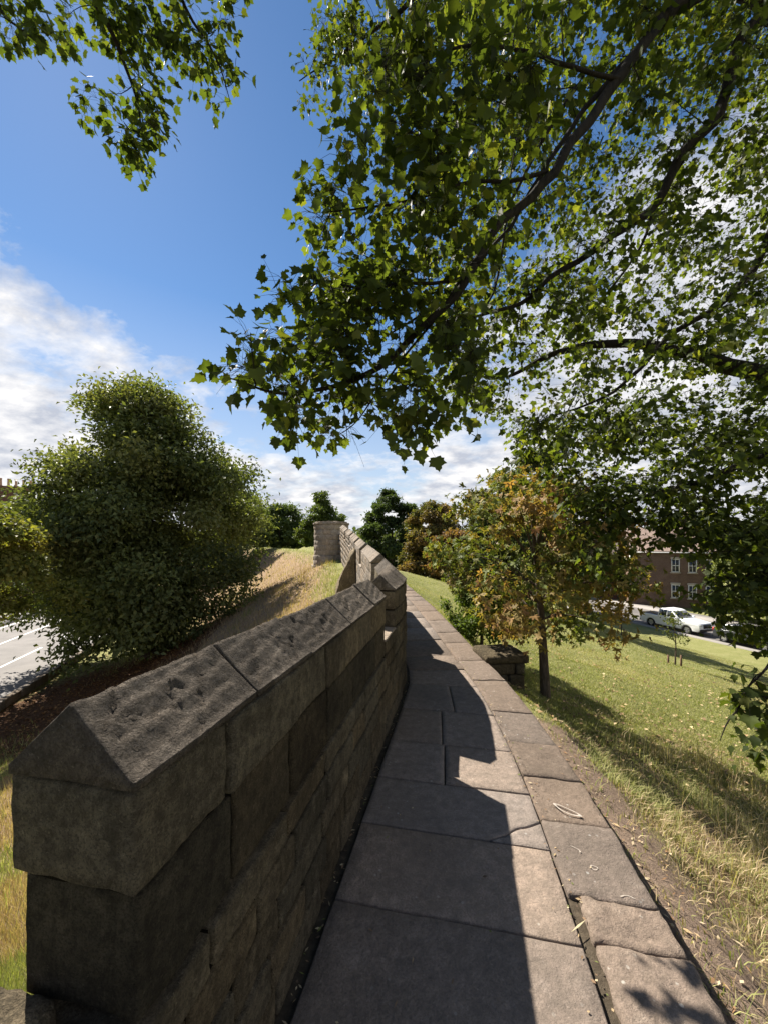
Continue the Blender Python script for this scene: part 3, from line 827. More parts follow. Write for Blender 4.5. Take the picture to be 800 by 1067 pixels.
Z = [
    ([(222, 392), (262, 330), (300, 290), (322, 200), (345, 150), (420, 130), (520, 180), (520, 330), (490, 425), (420, 462), (350, 466), (290, 436), (250, 410)], 2.2, 3.2, 175, []),
    ([(380, 40), (500, -60), (600, -40), (560, 140), (420, 150), (350, 120)], 2.2, 3.0, 55, []),
    ([(298, 85), (318, 10), (310, -140), (560, -160), (560, 120), (430, 150), (345, 125), (305, 110)], 5.0, 6.8, 260, []),
    ([(500, -260), (1050, -260), (1050, 480), (800, 500), (700, 480), (600, 470), (525, 440), (470, 440), (440, 320), (480, 100)], 3.3, 5.2, 900, []),
    ([(480, -260), (1150, -260), (1150, 480), (800, 500), (600, 470), (500, 430), (440, 320), (480, 100)], 5.2, 8.5, 1300, []),
    ([(530, 430), (1050, 420), (1050, 640), (860, 640), (800, 650), (780, 590), (720, 560), (660, 545), (600, 560), (590, 520), (540, 480)], 4.2, 6.4, 470, [(690, 612, 26, 36)]),
    ([(720, 540), (1000, 540), (1000, 680), (800, 672), (760, 660), (735, 640), (728, 590)], 3.9, 5.4, 330, [(690, 612, 26, 36)]),
    ([(500, -200), (1100, -200), (1100, 480), (800, 500), (600, 480), (510, 440), (460, 330), (500, 100)], 8.5, 12.5, 1350, []),
    ([(380, -800), (1150, -800), (1150, -260), (480, -260)], 3.0, 6.5, 330, []),  # unseen upper crown, added so its leaves shade the ones below
    ([(585, 500), (690, 505), (800, 520), (800, 572), (665, 572), (650, 600), (600, 600)], 4.2, 5.2, 90, []),
    ([(742, 780), (775, 715), (815, 690), (835, 760), (800, 790)], 2.7, 3.1, 8, []),
]
print('sycamore leaves', syc_tree(syc, limbs, Z, SYC_COLS, [3, 4, 3, 1], 11))

# second maple, its branches reach in at the upper left
mb = (-9.0, 2.2, float(gz(-9.0, 2.2)))
map2 = thing('maple_tree', mb, 'maple on the left bank whose leafy branch hangs in from the upper left', 'tree')
limbs2 = [
    ([(-9, 2.2, mb[2] - .3), (-9.05, 2.2, -1), (-8.9, 2.3, 3), (-8.8, 2.4, 7), (-9, 2.3, 10.5)], .3, .05),
    ([(-8.9, 2.3, 3.6), (-7.6, 3.0, 6.6), (-5.6, 3.6, 8.2), P(60, -70, 4.4), P(105, 10, 4.6), P(135, 80, 4.8), P(150, 150, 4.9)], .10, .004),
    ([(-5.6, 3.6, 8.2), P(150, -60, 4.6), P(190, 0, 4.7), P(225, 60, 4.8), P(240, 105, 4.9)], .04, .004),
    ([(-7.6, 3.0, 6.6), P(-60, -30, 4.3), P(10, 20, 4.3), P(40, 45, 4.3)], .035, .004),
    ([(-8.85, 2.4, 6), (-7.8, 3.6, 8.4), (-7.0, 4.6, 9.8)], .06, .01), ([(-8.85, 2.4, 5), (-10.5, 1.0, 7.5), (-11.5, .2, 8.6)], .07, .01), ([(-8.9, 2.3, 4), (-8.6, .5, 6.2), (-8.2, -1, 7.5)], .06, .01),
]
Z2 = [
    ([(85, -40), (235, -60), (255, 20), (240, 115), (205, 120), (185, 60), (155, 45), (140, 60), (118, 40)], 4.5, 5.1, 66, []),
    ([(100, 20), (150, 40), (185, 95), (160, 165), (135, 165), (78, 120), (95, 90), (125, 95)], 4.6, 5.0, 30, []),
    ([(-60, -60), (120, -60), (95, 20), (55, 60), (35, 30), (10, 60), (-60, 60)], 4.0, 4.6, 46, []),
    ([(-700, -500), (-60, -500), (-60, 60), (-300, 250), (-700, 250)], 3.2, 4.6, 90, []),
]
print('maple leaves', syc_tree(map2, limbs2, Z2, [(.028, .042, .014), (.038, .054, .016), (.055, .068, .02)], [3, 3, 1], 23, (.07, .115), (8, 14)))

# ------------------------------------------------------------------ other trees
def tree(name, base, crown, label, cols, weights, n_cl=220, n_leaf=60, leaf=(.12, .24), prof=None, trunk_r=.2, seed=1, cl_r=None, group=None, lean=(0, 0), droop=.0, gap=-.35, shape=None, bark='bark2', limb=14, wid=.55, bumpy=.22):
    """crown = (cx, cy, z_low, z_high, radius); prof maps 0..1 height to 0..1 radius"""
    rs = np.random.default_rng(seed)
    x, y, z0, z1, rad = crown; H = z1 - z0
    prof = prof or [(0, .35), (.15, .8), (.35, 1), (.6, .86), (.8, .58), (.93, .3), (1, .05)]
    ph, pv = zip(*prof)
    t = thing(name, (base[0], base[1], base[2]), label, 'tree', group)
    cl_r = cl_r or rad * .17
    sub = 8; cen, bcs = [], []
    while len(bcs) < max(12, n_cl // sub):
        h = rs.random(); rr = np.interp(h, ph, pv)
        if rs.random() > rr + .08: continue
        a = rs.random() * 2 * np.pi; f = 1 - rs.random() ** 1.5 * .7
        q = np.array([math.cos(a), math.sin(a), h * 2.2])
        bump = 1 + bumpy * float(fbm((q * 1.5 + seed * 3.1)[None], 2, seed)[0])
        if fbm((q * f * 2.6 + seed)[None], 2, seed + 9)[0] < gap and f > .5: continue
        bc = np.array((x + math.cos(a) * rad * rr * f * bump, y + math.sin(a) * rad * rr * f * bump, z0 + h * H))
        if len(bcs) and np.min(np.linalg.norm(np.array(bcs) - bc, axis=1)) < cl_r * .75: 
            if rs.random() < .8: continue
        bcs.append(bc)
    bcs = np.array(bcs); brep = np.repeat(np.arange(len(bcs)), sub); n = len(brep)
    u_ = unit(rs.normal(size=(n, 3)) + np.array([0, 0, .35]) + .6 * unit(bcs - np.array([x, y, z0 + H * .35]))[brep])
    bsz = rs.uniform(.75, 1.5, len(bcs))
    cen = bcs[brep] + u_ * np.array([1.25, 1.25, .8]) * cl_r * (bsz[brep] * rs.uniform(.6, 1.1, n))[:, None]
    hue = rs.normal(size=len(bcs))[brep] * .8 + rs.normal(size=n) * .5
    rep = np.repeat(np.arange(n), n_leaf); m = len(rep)
    off = rs.normal(size=(m, 3)) * np.array([.42, .42, .27]) * cl_r * rs.uniform(.7, 1.25, (n, 1))[rep]
    pos = cen[rep] + off
    cc = np.array([x, y, z0 + H * .4])
    outw = unit(.45 * unit(pos - cc) + unit(pos - bcs[brep][rep])); nr = unit(outw * .75 + np.array([0, 0, .6]) + rs.normal(size=(m, 3)) * .55)
    ax = unit(outw * .5 + rs.normal(size=(m, 3)) * .6 + np.array([0, 0, -.35 - droop]))
    if shadow_reject and True:
        ok = ~shadow_hits_walk(pos); pos, nr, ax, rep = pos[ok], nr[ok], ax[ok], rep[ok]; m = len(pos)
    global rng; keep_rng = rng; rng = rs
    colr = palette(m, cols, weights, .22)
    # whole sprigs turn colour together
    pick = rs.choice(len(cols), len(bcs), p=np.array(weights, float) / sum(weights)); ccol = np.array(cols)[pick][brep]
    colr = .45 * colr + .55 * ccol[rep]
    colr = np.clip(colr * (1 + .13 * np.clip(hue, -2, 2))[rep][:, None], 0, 1)
    fol = Buf(); sz = rs.uniform(leaf[0], leaf[1], m)
    if shape is None: leaves_simple(fol, pos, ax, nr, sz, colr, wid)
    else: leaves_shape(fol, pos, ax, nr, sz, colr, shape, .3)
    rng = keep_rng
    wood = Buf(); top = np.array([x + lean[0], y + lean[1], z0 + H * .8]); b0 = np.array(base, float)
    main = curve_pts([b0 - (0, 0, .3), b0 * .55 + top * .45 + np.array([rs.normal() * .02, rs.normal() * .02, 0]) * H, top], 14)
    u = np.linspace(0, 1, 14); flare = 1 + .5 * np.exp(-u * 22)
    wood.tube(main, trunk_r * (1 - u) ** .8 * flare + .012, 10)
    order = rs.permutation(n)[:limb]
    for i in order:
        q = cen[i]; zz = np.clip((q[2] - z0) * .55 + z0 - H * .05, b0[2] + .5, top[2]); j = np.abs(main[:, 2] - zz).argmin(); s = main[j]
        dl = np.linalg.norm(q - s); c = curve_pts([s, (s + q) / 2 + np.array([0, 0, .1 * dl]), q], 8)
        wood.tube(c, np.linspace(max(.012, trunk_r * .3 * (1 - u[j] * .6)), .006, 8), 6, cap=False)
    wood.build('trunk', M[bark], t, smooth=True)
    fol.build('crown', M['leaf'], t)
    return t
shadow_reject = True
GRN = [(.085, .104, .042), (.108, .13, .05), (.145, .158, .066), (.066, .084, .036)]
def G3(x, y): return (x, y, float(gz(x, y)))

tree('lime_tree', G3(-13.2, 21.5), (-13.3, 21.5, -3.2, 9.5, 4.75), 'biggest dark green tree on the left bank with a broad domed crown', GRN + [(.17, .17, .07)], [3, 4, 3, 2, 1.4],
     800, 150, (.17, .30), [(0, .5), (.1, .85), (.28, 1), (.48, .93), (.66, .74), (.82, .52), (.94, .28), (1, .08)], .34, 2, 1.2, limb=36, gap=-.34, bumpy=.34)
tree('young_maple', G3(-14.0, 13.2), (-14.0, 13.2, -1.5, 2.9, 2.2), 'yellow-green tree at the left edge beside the road', [(.15, .155, .045), (.19, .18, .05), (.10, .12, .035), (.25, .205, .065)], [3, 3, 2, 1],
     190, 130, (.13, .22), None, .13, 3, .5, limb=12)
far = 'trees beyond the bend of the rampart'
tree('broadleaf_tree', G3(-15.8, 40.), (-15.8, 40, -3.6, 8.2, 3.6), 'loose tree just behind the right shoulder of the biggest left tree', GRN, [3, 3, 2, 2], 280, 90, (.25, .45), None, .2, 4, .8, far, gap=-.6)
tree('broadleaf_tree', G3(-16.2, 60.), (-16.2, 60, -3.5, 6.9, 4.2), 'rounded dark tree left of the turret above the dry bank', [(.055, .08, .03), (.075, .10, .033), (.09, .115, .042)], [3, 3, 1], 300, 90, (.3, .55), None, .25, 5, 1.0, far, gap=-.6)
tree('broadleaf_tree', G3(-7.9, 50.), (-7.9, 50, -3., 7.5, 2.4), 'small-crowned tree rising directly behind the turret', [(.07, .10, .03), (.09, .12, .036), (.115, .13, .042)], [3, 3, 1], 260, 80, (.25, .45), None, .2, 6, .6, far, gap=-.6)
tree('broadleaf_tree', G3(-22.5, 66.), (-22.5, 66, -3., 8., 5.), 'tree far behind the loose tree left of the turret', GRN, [3, 3, 1, 2], 200, 90, (.35, .6), None, .25, 7, 1.2, far, gap=-.6)
tree('evergreen_tree', G3(1.2, 46.), (1.0, 46, -4.5, 7.1, 3.4), 'dark dense tree right of the far wall with a ragged top', [(.04, .06, .026), (.055, .08, .032), (.07, .095, .038)], [3, 3, 1.5], 460, 90, (.26, .46), [(0, .6), (.2, .95), (.45, 1), (.7, .85), (.88, .6), (1, .2)], .25, 8, .6, far, gap=-.7)
tree('copper_tree', G3(4.6, 36.), (4.4, 36, -3.8, 5.5, 2.8), 'bronze green round tree between the dark tree and orange chestnut', [(.11, .095, .038), (.15, .105, .048), (.075, .09, .033), (.2, .125, .065)], [3, 3, 2, 1], 400, 90, (.2, .36), None, .2, 9, .55, far, gap=-.7)
tree('chestnut_tree', G3(6.0, 25.), (5.9, 25, -2.2, 4.6, 2.4), 'reddish brown chestnut behind the young orange chestnut', [(.13, .085, .045), (.2, .11, .06), (.09, .085, .03), (.06, .075, .022)], [2, 3, 2, 1.5], 230, 110, (.17, .3), None, .18, 10, .5)
tree('broadleaf_tree', G3(9.6, 24.), (9.3, 24, -2.5, 7.3, 3.4), 'tall green tree standing behind the chestnuts on the lawn', GRN + [(.11, .11, .035)], [3, 3, 2, 2, 1], 300, 130, (.2, .34), None, .22, 12, .65)
tree('broadleaf_tree', G3(17., 42.), (17., 42, -4.5, 6.5, 4.), 'green tree in front of the far end of the brick terrace', GRN, [3, 3, 2, 2], 300, 90, (.25, .45), None, .22, 13, .8)
tree('broadleaf_tree', G3(36., 36.), (36., 36, -5, 5.0, 4.2), 'green tree at the right end of the street', GRN, [3, 3, 2, 2], 300, 90, (.25, .45), None, .22, 14, .8)
# pale line of far woods
fw = Buf(); rs = np.random.default_rng(77)
for k_ in range(260):
    a = rs.uniform(-1.15, 1.15); dd = rs.uniform(120, 260); x0, y0 = dd * math.sin(a), dd * math.cos(a)
    h = rs.uniform(7, 12) * (dd / 190) ** .5; w = rs.uniform(4, 8); m = 110
    u = rdir(m); u[:, 2] = np.abs(u[:, 2])
    p = np.array([x0, y0, -5]) + u * np.array([w, w, h]) * rs.uniform(.8, 1.05, (m, 1))
    c = palette(m, [(.06, .08, .04), (.08, .095, .05), (.05, .065, .035)], [1, 1, 1], .2)
    leaves_simple(fw, p, u + rdir(m) * .5 - np.array([0, 0, .4]), u + rdir(m) * .6, rs.uniform(1.6, 3., m), c, .8)
fw.build('far_woods', M['leaf'], kind='stuff')

# young horse chestnut beside the walkway: drooping five-fingered leaves
HC = []
for ang in (-1.25, -.62, 0, .62, 1.25):
    L = 1.0 - .22 * abs(ang); ca, sa = math.sin(ang), math.cos(ang)
    for (u, w) in ((.06, 0), (.55, -.13), (.8, -.13), (1, 0), (.8, .13), (.55, .13)):
        pass
def hc_shape():
    pts = [(0, 0)]
    for ang in (-1.5, -.75, 0, .75, 1.5):
        L = 1.0 - .2 * abs(ang)
        for (u, w) in ((.25, -.05), (.65, -.14), (1, 0), (.65, .14), (.25, .05)):
            x = u * L * math.sin(ang) + w * math.cos(ang); y = u * L * math.cos(ang) - w * math.sin(ang)
            pts.append((x, y + .0))
    return np.array(pts) * .9
HCS = hc_shape()
cb = np.array([2.66, 6.3, float(gz(2.66, 6.3))])
tree('young_chestnut', cb, (2.42, 6.35, .38, 2.75, 1.4), 'young horse chestnut with orange and green leaves on a slim trunk beside the walkway',
     [(.27, .165, .07), (.31, .165, .08), (.18, .16, .05), (.12, .14, .038), (.095, .12, .03)], [1.3, .7, 2.5, 2.7, 2.2],
     330, 14, (.075, .13), [(0, .55), (.12, .95), (.3, 1), (.55, .92), (.75, .72), (.9, .42), (1, .1)], .075, 21, .34, droop=.5, gap=-.32, shape=HCS, bark='bark2', limb=46)
tree('elder_shrub', G3(2.0, 7.9), (2.0, 7.9, -1.0, 1.05, 1.0), 'leafy green shrub at the kerb behind the stone pier', [(.07, .10, .022), (.09, .12, .03), (.055, .08, .02)], [1, 1, 1],
     170, 80, (.05, .10), [(0, .8), (.4, 1), (.8, .7), (1, .2)], .03, 22, .22, limb=14)['category'] = 'shrub'

# lawn saplings with stakes
def sapling(px, py, h, crown_r, label, cols, seed, stakes, leafy=1.0):
    q = ghit(px, py); t = thing('young_sapling', q, label, 'sapling', 'staked saplings on the lawn')
    w, f, st = Buf(), Buf(), Buf(); rs = np.random.default_rng(seed)
    main = curve_pts([q - (0, 0, .1), q + (.03, 0, h * .5), q + (-.02, .03, h)], 9); w.tube(main, np.linspace(.03, .008, 9), 6)
    for k in range(int(16 * leafy)):
        j = rs.integers(4, 9); s = main[j]; e = s + np.array([rs.normal() * crown_r, rs.normal() * crown_r, rs.uniform(.1, .5)])
        w.tube(np.array([s, (s + e) / 2 + (0, 0, .05), e]), [.008, .006, .003], 4, cap=False)
        m = int(22 * leafy); p = s + (e - s) * rs.uniform(.4, 1.1, (m, 1)) + rs.normal(size=(m, 3)) * .07
        leaves_simple(f, p, rdir(m) - (0, 0, .4), rdir(m) + (0, 0, .7), rs.uniform(.06, .12, m), palette(m, cols, [1] * len(cols)))
    for dx in stakes: st.tube(np.array([q + (dx, .03, -.2), q + (dx, .03, .75)]), .035, 8)
    w.build('trunk', M['bark2'], t, smooth=True); f.build('crown', M['leaf'], t)
    for dx in stakes:
        s_ = Buf(); s_.tube(np.array([q + (dx, .03, -.2), q + (dx, .03, .34)]), [.035, .03], 8); s_.build('stake', M['wood'], t)
sapling(647, 662, 2.5, .22, 'thin pale-trunked sapling on the lawn beside the young chestnut', [(.12, .13, .03), (.16, .15, .04)], 41, (.16,), .8)
sapling(703, 693, 1.5, .22, 'sparse bushy sapling between two short stakes on the open lawn', [(.07, .09, .025), (.1, .11, .03)], 42, (-.22, .24), .9)

# ------------------------------------------------------------------ grass
def blades(buf, x, y, h, w, cols, weights, lean=.5, segs=1):
    n = len(x); z = gz(x, y) - .01; p = np.stack([x, y, z], -1)
    a = rng.random(n) * 2 * np.pi; d = np.stack([np.cos(a), np.sin(a), 0 * a], -1)
    s = np.stack([-np.sin(a + rng.normal(size=n) * .6), np.cos(a), 0 * a], -1)
    le = (rng.random(n) * lean * h)[:, None]; up = np.array([0, 0, 1.]); hh = h[:, None]; ww = w[:, None]
    c = palette(n, cols, weights, .22)
    if segs == 1:
        V = np.stack([p - s * ww, p + s * ww, p + up * hh + d * le], 1).reshape(-1, 3)
        Fq = (np.arange(n) * 3)[:, None] + np.arange(3)[None]
        buf.add(V, Fq, np.repeat(c, 3, 0))
    else:
        m = p + up * hh * .6 + d * le * .3; tp = p + up * hh * .95 + d * le * 1.15
        V = np.stack([p - s * ww, p + s * ww, m + s * ww * .7, m - s * ww * .7, tp], 1).reshape(-1, 3)
        b0 = (np.arange(n) * 5)[:, None, None]
        Fq = (b0 + np.array([(0, 1, 2), (0, 2, 3), (3, 2, 4)])[None]).reshape(-1, 3)
        buf.add(V, Fq, np.repeat(c, 5, 0))
GC = [(.22, .225, .085), (.28, .265, .115), (.155, .17, .06), (.38, .34, .18)]
DC = [(.36, .275, .165), (.28, .205, .12), (.45, .36, .24), (.2, .19, .07)]
# tall rough grass next to the kerb on the right
b = Buf()
x = rng.uniform(1.2, 7.5, 260000); y = rng.uniform(.4, 7.5, 260000); s = near_val(GSR, x, y)
den = np.interp(s, [.2, .5, .95, 3.6, 4.6], [0, .3, 1, .9, 0]) * (.35 + .65 * (fbm(np.stack([x * 1.6, y * 1.6, 0 * x], -1), 3, 21) > -.12)) * np.interp(y, [4.2, 5.4], [1, .25])
den *= (x / np.maximum(y, .1) < 1.5)
k = rng.random(len(x)) < den * np.interp(np.hypot(x, y), [1.5, 6], [1, .7]); x, y = x[k], y[k]
dry = fbm(np.stack([x * .9, y * .9, 0 * x], -1), 3, 33) > .08
for sel, c, w in ((dry, DC + GC[:1], [3, 2, 2, 3, 2]), (~dry, GC + DC[:1], [3, 3, 3, 1.4, 1])):
    n = sel.sum(); blades(b, x[sel], y[sel], rng.uniform(.03, .125, n) * np.interp(near_val(GSR, x[sel], y[sel]), [.2, 1.2], [.45, 1]), rng.uniform(.002, .0042, n), c, w, 1.5, 2)
# a thin scatter of dry stems standing higher
def stalks(cxp, cyp, n, sp, h0, h1):
    x = rng.normal(cxp, sp, n); y = rng.normal(cyp, sp * .7, n)
    blades(b, x, y, rng.uniform(h0, h1, n), rng.uniform(.0018, .0035, n), DC[:3], [3, 2, 2], .75, 2)
for (px, py, n, sp) in [(688, 796, 120, .13), (735, 798, 120, .22), (775, 830, 140, .3), (655, 788, 40, .12), (790, 880, 90, .3), (720, 840, 40, .3), (760, 900, 60, .35)]:
    q = ghit(px, py); stalks(q[0], q[1], n, sp, .2, .5)
b.build('long_grass', M['blade'], kind='stuff')
# mown lawn
b = Buf(); n = 420000
yv = 4.0 / (1 - rng.random(n) * (1 - 4.0 / 40)); xv = yv * rng.uniform(.06, 1.25, n)
s = near_val(GSR, xv, yv)
k = (s > .12) & (s < 23.5) & ((yv > 5) | (s > 2.2)); xv, yv = xv[k], yv[k]
sc = np.interp(yv, [4, 12, 40], [1, 1.7, 3.2])
pat = fbm(np.stack([xv * .5, yv * .5, 0 * xv], -1), 3, 51); dry = pat + rng.normal(0, .25, len(xv)) > .24
for sel, c, w in ((dry, [(.42, .35, .19), (.36, .30, .15), (.27, .25, .10)], [1, 1, 1]), (~dry, GC, [3, 3, 2, 1.4])):
    m = sel.sum(); blades(b, xv[sel], yv[sel], rng.uniform(.018, .045, m) * sc[sel] ** .5, rng.uniform(.003, .006, m) * sc[sel], c, w, 1.0)
b.build('lawn_grass', M['blade'], kind='stuff')
# dry grass on the outer bank
b = Buf(); n = 420000
yv = 1.5 / (1 - rng.random(n) * (1 - 1.5 / 45)); xv = cx(yv) - .2 - rng.random(n) * 13
s = near_val(GSL, xv, yv); k = (s > .12) & (s < 11.5) & (xv / yv > -1.25); xv, yv, s = xv[k], yv[k], s[k]
sc = np.interp(yv, [2, 12, 45], [.8, 1.7, 3.6])
green = np.interp(s, [.2, .9, 1.7, 7.0, 9.0], [1, .65, .1, .15, .8]) + fbm(np.stack([xv * .5, yv * .5, 0 * xv], -1), 3, 71) * .7 + np.interp(yv, [4, 8], [.5, 0]) > .5
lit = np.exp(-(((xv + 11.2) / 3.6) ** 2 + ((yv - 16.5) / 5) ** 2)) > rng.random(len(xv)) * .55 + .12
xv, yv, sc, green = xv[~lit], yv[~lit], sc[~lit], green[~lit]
for sel, c, w in ((~green, [(.35, .24, .155), (.27, .18, .115), (.43, .31, .215), (.22, .19, .09)], [3, 2, 2, 1]), (green, GC + [(.26, .22, .1)], [3, 3, 2, 1, 1])):
    m = sel.sum(); blades(b, xv[sel], yv[sel], rng.uniform(.07, .2, m) * sc[sel] ** .4, rng.uniform(.0025, .005, m) * sc[sel], c, w, .9)
for q_ in range(45):
    y_ = rng.uniform(4, 26); x_ = float(cx(y_)) - rng.uniform(.8, 8.5)
    n_ = int(rng.integers(25, 70)); xx_ = rng.normal(x_, .22, n_); yy_ = rng.normal(y_, .3, n_)
    blades(b, xx_, yy_, rng.uniform(.15, .38, n_), rng.uniform(.003, .006, n_) * (1 + y_ / 12), *((GC, [3, 3, 2, 1]) if rng.random() < .45 else ([(.30, .2, .12), (.38, .28, .18), (.2, .13, .08)], [2, 2, 1])), .6)
b.build('bank_grass', M['blade'], kind='stuff')
# fallen leaves under the big tree
b = Buf(); n = 9000
xv = rng.normal(-11.2, 2.6, n); yv = rng.normal(16.5, 4, n); s = near_val(GSL, xv, yv); k = (s > 6.5) & (xv > -15.4 - (yv - 15.3) * .302 + .35); xv, yv = xv[k], yv[k]
p = np.stack([xv, yv, gz(xv, yv) + .02], -1); m = len(p)
leaves_simple(b, p, rdir(m) * np.array([1, 1, .2]), rdir(m) * .4 + np.array([0, 0, 1]), rng.uniform(.06, .13, m), palette(m, [(.17, .08, .035), (.11, .055, .03), (.25, .14, .06)], [2, 2, 1], .3), .8)
n = 1300; yv = 4.5 / (1 - rng.random(n) * (1 - 4.5 / 26)); xv = yv * rng.uniform(.25, 1.1, n); s = near_val(GSR, xv, yv); k = (s > .15) & (s < 22); xv, yv = xv[k], yv[k]
p = np.stack([xv, yv, gz(xv, yv) + .035], -1); m = len(p)
leaves_simple(b, p, rdir(m) * np.array([1, 1, .2]), rdir(m) * .4 + np.array([0, 0, 1]), rng.uniform(.04, .09, m), palette(m, [(.28, .19, .10), (.18, .12, .07), (.40, .31, .18)], [2, 2, 1], .3), .7)
b.build('fallen_leaves', M['litter'], kind='stuff')

# ------------------------------------------------------------------ the road on the left
rd = np.array([-.289, .957]); rn = np.array([-.957, -.289]); r0 = np.array([-15.3, 15.3])
def strip(buf, o0, o1, s0, s1, z):
    q = [r0 + rd * s + rn * o for s, o in ((s0, o0), (s1, o0), (s1, o1), (s0, o1))]
    buf.add([(*p, z) for p in q], [(0, 1, 2, 3)])
b = Buf(); strip(b, .12, 9.5, -60, 240, -4.99); b.build('road', M['asphalt'], kind='structure')
b = Buf()
strip(b, .35, .45, -60, 240, -4.985); strip(b, 9.1, 9.2, -60, 240, -4.985)
for s in np.arange(-60, 200, 6.0): strip(b, 3.2, 3.32, s, s + 4, -4.985)
strip(b, 6.2, 6.32, -60, 240, -4.985)
b.build('road_markings', M['paint'], kind='structure')
def rbox(buf, o0, o1, s0, s1, z0, z1):
    v = np.array([(*(r0 + rd * s + rn * o), z) for o in (o0, o1) for s in (s0, s1) for z in (z0, z1)])
    buf.add(v, np.array([(0, 1, 3, 2), (4, 6, 7, 5), (0, 4, 5, 1), (2, 3, 7, 6), (0, 2, 6, 4), (1, 5, 7, 3)]))
b = Buf(); rbox(b, 9.5, 12., -60, 240, -5.2, -4.87); b.build('pavement', M['pave'], kind='structure')
b = Buf()
s = -30.
while s < 60:
    L = random.uniform(.8, 1.1)
    def fn(U, s=s, L=L):
        o = -.18 + .28 * U[:, 0]; t = s + .005 + (L - .01) * U[:, 1]
        xy = r0 + rd * t[:, None] + rn * o[:, None]
        return np.concatenate([xy, (-5.2 + .55 * U[:, 2])[:, None]], 1)
    block(b, fn, (.28, L, .55), (3, 4, 4), tone(.8, .15), .03, .015, 4, .006, 15); s += L
setp(b.build('roadside_edging', M['farwall'], smooth=True), 'low dark stone edging along the near side of the road', 'edging wall')

